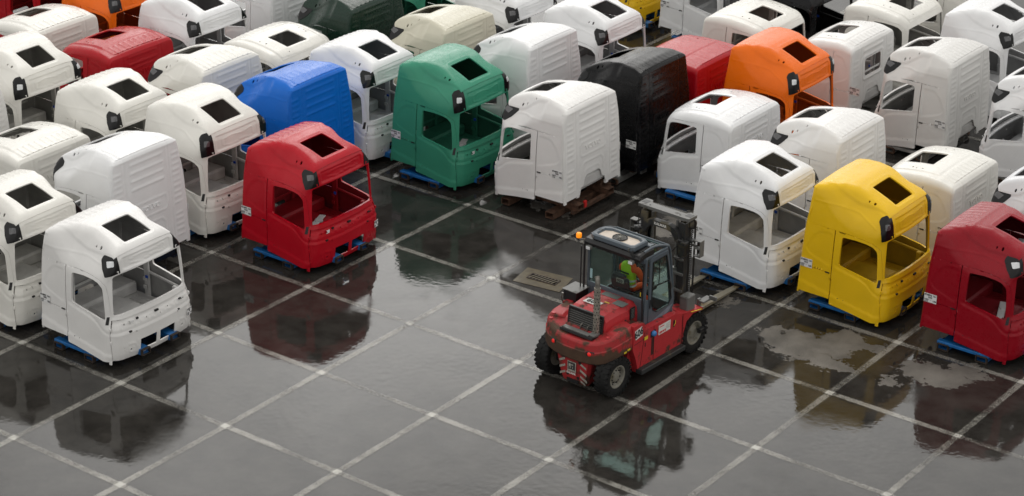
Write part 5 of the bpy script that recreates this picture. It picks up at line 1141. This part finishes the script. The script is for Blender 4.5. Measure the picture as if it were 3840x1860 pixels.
V1 = [(BX, 1.60, 1.76), (BX, 1.62, 1.92), (BX, 1.62, 2.10), (BX, 1.62, 2.21), (BX+.17, 1.62, 2.21), (BX-.20, 1.62, 2.21)]
vs_ = mk_skin(V1, [(0, 1), (1, 2), (2, 3), (3, 4), (3, 5)], [(.19, .15), (.185, .15), (.21, .155), (.18, .135), (.115, .115), (.115, .115)], 'vest', FM['vest'], dv)
for z_, ry in ((1.92, .142), (1.80, .145)):
    m = MB(); m.lathe((0, 0, 0), [(1.02, -.022), (1.03, 0), (1.02, .022)], 'z', 28); mm_ = MB(); mm_.v = [(BX+p[0]*.182, 1.615+p[1]*ry, z_+p[2]) for p in m.v]; mm_.f = m.f; mm_.sm = m.sm; mm_.mi = m.mi; mm_.build('reflective_band', FM['reflect'], dv)
m = MB(); m.box((BX+.0, 1.482, 2.10), (.20, .008, .035)); put_text(m, 'M', .06, (BX-.13, 1.49, 2.10), (1, 0, 0), (0, 0, 1), .004, .004); m.build('vest_print', FM['ink'], dv)
hd = MB(); prof = [(0, -.115), (.045, -.11), (.070, -.07), (.083, -.01), (.085, .04), (.07, .09), (.04, .115), (0, .122)]; t_ = MB(); t_.lathe((0, 0, 0), prof, 'z', 20); hd.v = [(BX+p[0]*.90, 1.68+p[1]*1.12+(.012 if p[2] < 0 and p[1] > 0 else 0), 2.46+p[2]) for p in t_.v]; hd.f = t_.f; hd.sm = t_.sm; hd.mi = t_.mi
hd.mesh([(BX-.012, 1.77, 2.475), (BX+.012, 1.77, 2.475), (BX+.016, 1.77, 2.43), (BX-.016, 1.77, 2.43), (BX, 1.80, 2.437)], [(0, 1, 4), (1, 2, 4), (2, 3, 4), (3, 0, 4)])
for sg in (1, -1): hd.box((BX+sg*.080, 1.675, 2.455), (.018, .03, .05), bev=.008)
hdo = hd.build('head', FM['skin'], dv)
m = MB()
for sg in (1, -1): m.lathe((BX+sg*.028, 1.764, 2.475), [(0, .008), (.010, .006), (.012, 0)], 'y', 8)
m.box((BX, 1.766, 2.405), (.045, .008, .010), bev=.003); m.build('face_feature', FM['hair'], hdo)
m = MB(); t_ = MB(); t_.lathe((0, 0, 0), [(.088, -.02), (.092, .03), (.08, .085), (.05, .118), (0, .13)], 'z', 20); m.v = [(BX+p[0]*.92, 1.665+p[1]*1.10, 2.47+p[2]-(.05 if p[1] < -.02 and p[2] < .0 else 0)) for p in t_.v]; m.f = t_.f; m.sm = t_.sm; m.mi = t_.mi; m.build('hair', FM['hair'], hdo)
for sg, hp in ((1, (BX+.17, 1.95, 1.86)), (-1, (BX-.14, 1.985, 1.945))):
    hp = np.array(hp); P = [hp, hp+(0, .045, -.005), hp+(0, .075, -.01)]; Ed = [(0, 1), (1, 2)]; Rd = [.03, .036, .030]
    for k in range(4):
        b0 = hp+(-.027+.018*k, .085, -.005); n0 = len(P); P += [b0, b0+(0, .028+.004*(k in (1, 2)), -.012), b0+(0, .030, -.034)]; Ed += [(2, n0), (n0, n0+1), (n0+1, n0+2)]; Rd += [.0105, .0095, .0085]
    n0 = len(P); P += [hp+(-.040*sg, .035, .0), hp+(-.052*sg, .065, -.012), hp+(-.045*sg, .085, -.022)]; Ed += [(0, n0), (n0, n0+1), (n0+1, n0+2)]; Rd += [.014, .011, .009]
    mk_skin([tuple(p) for p in P], Ed, Rd, 'hand', FM['skin'], dv)
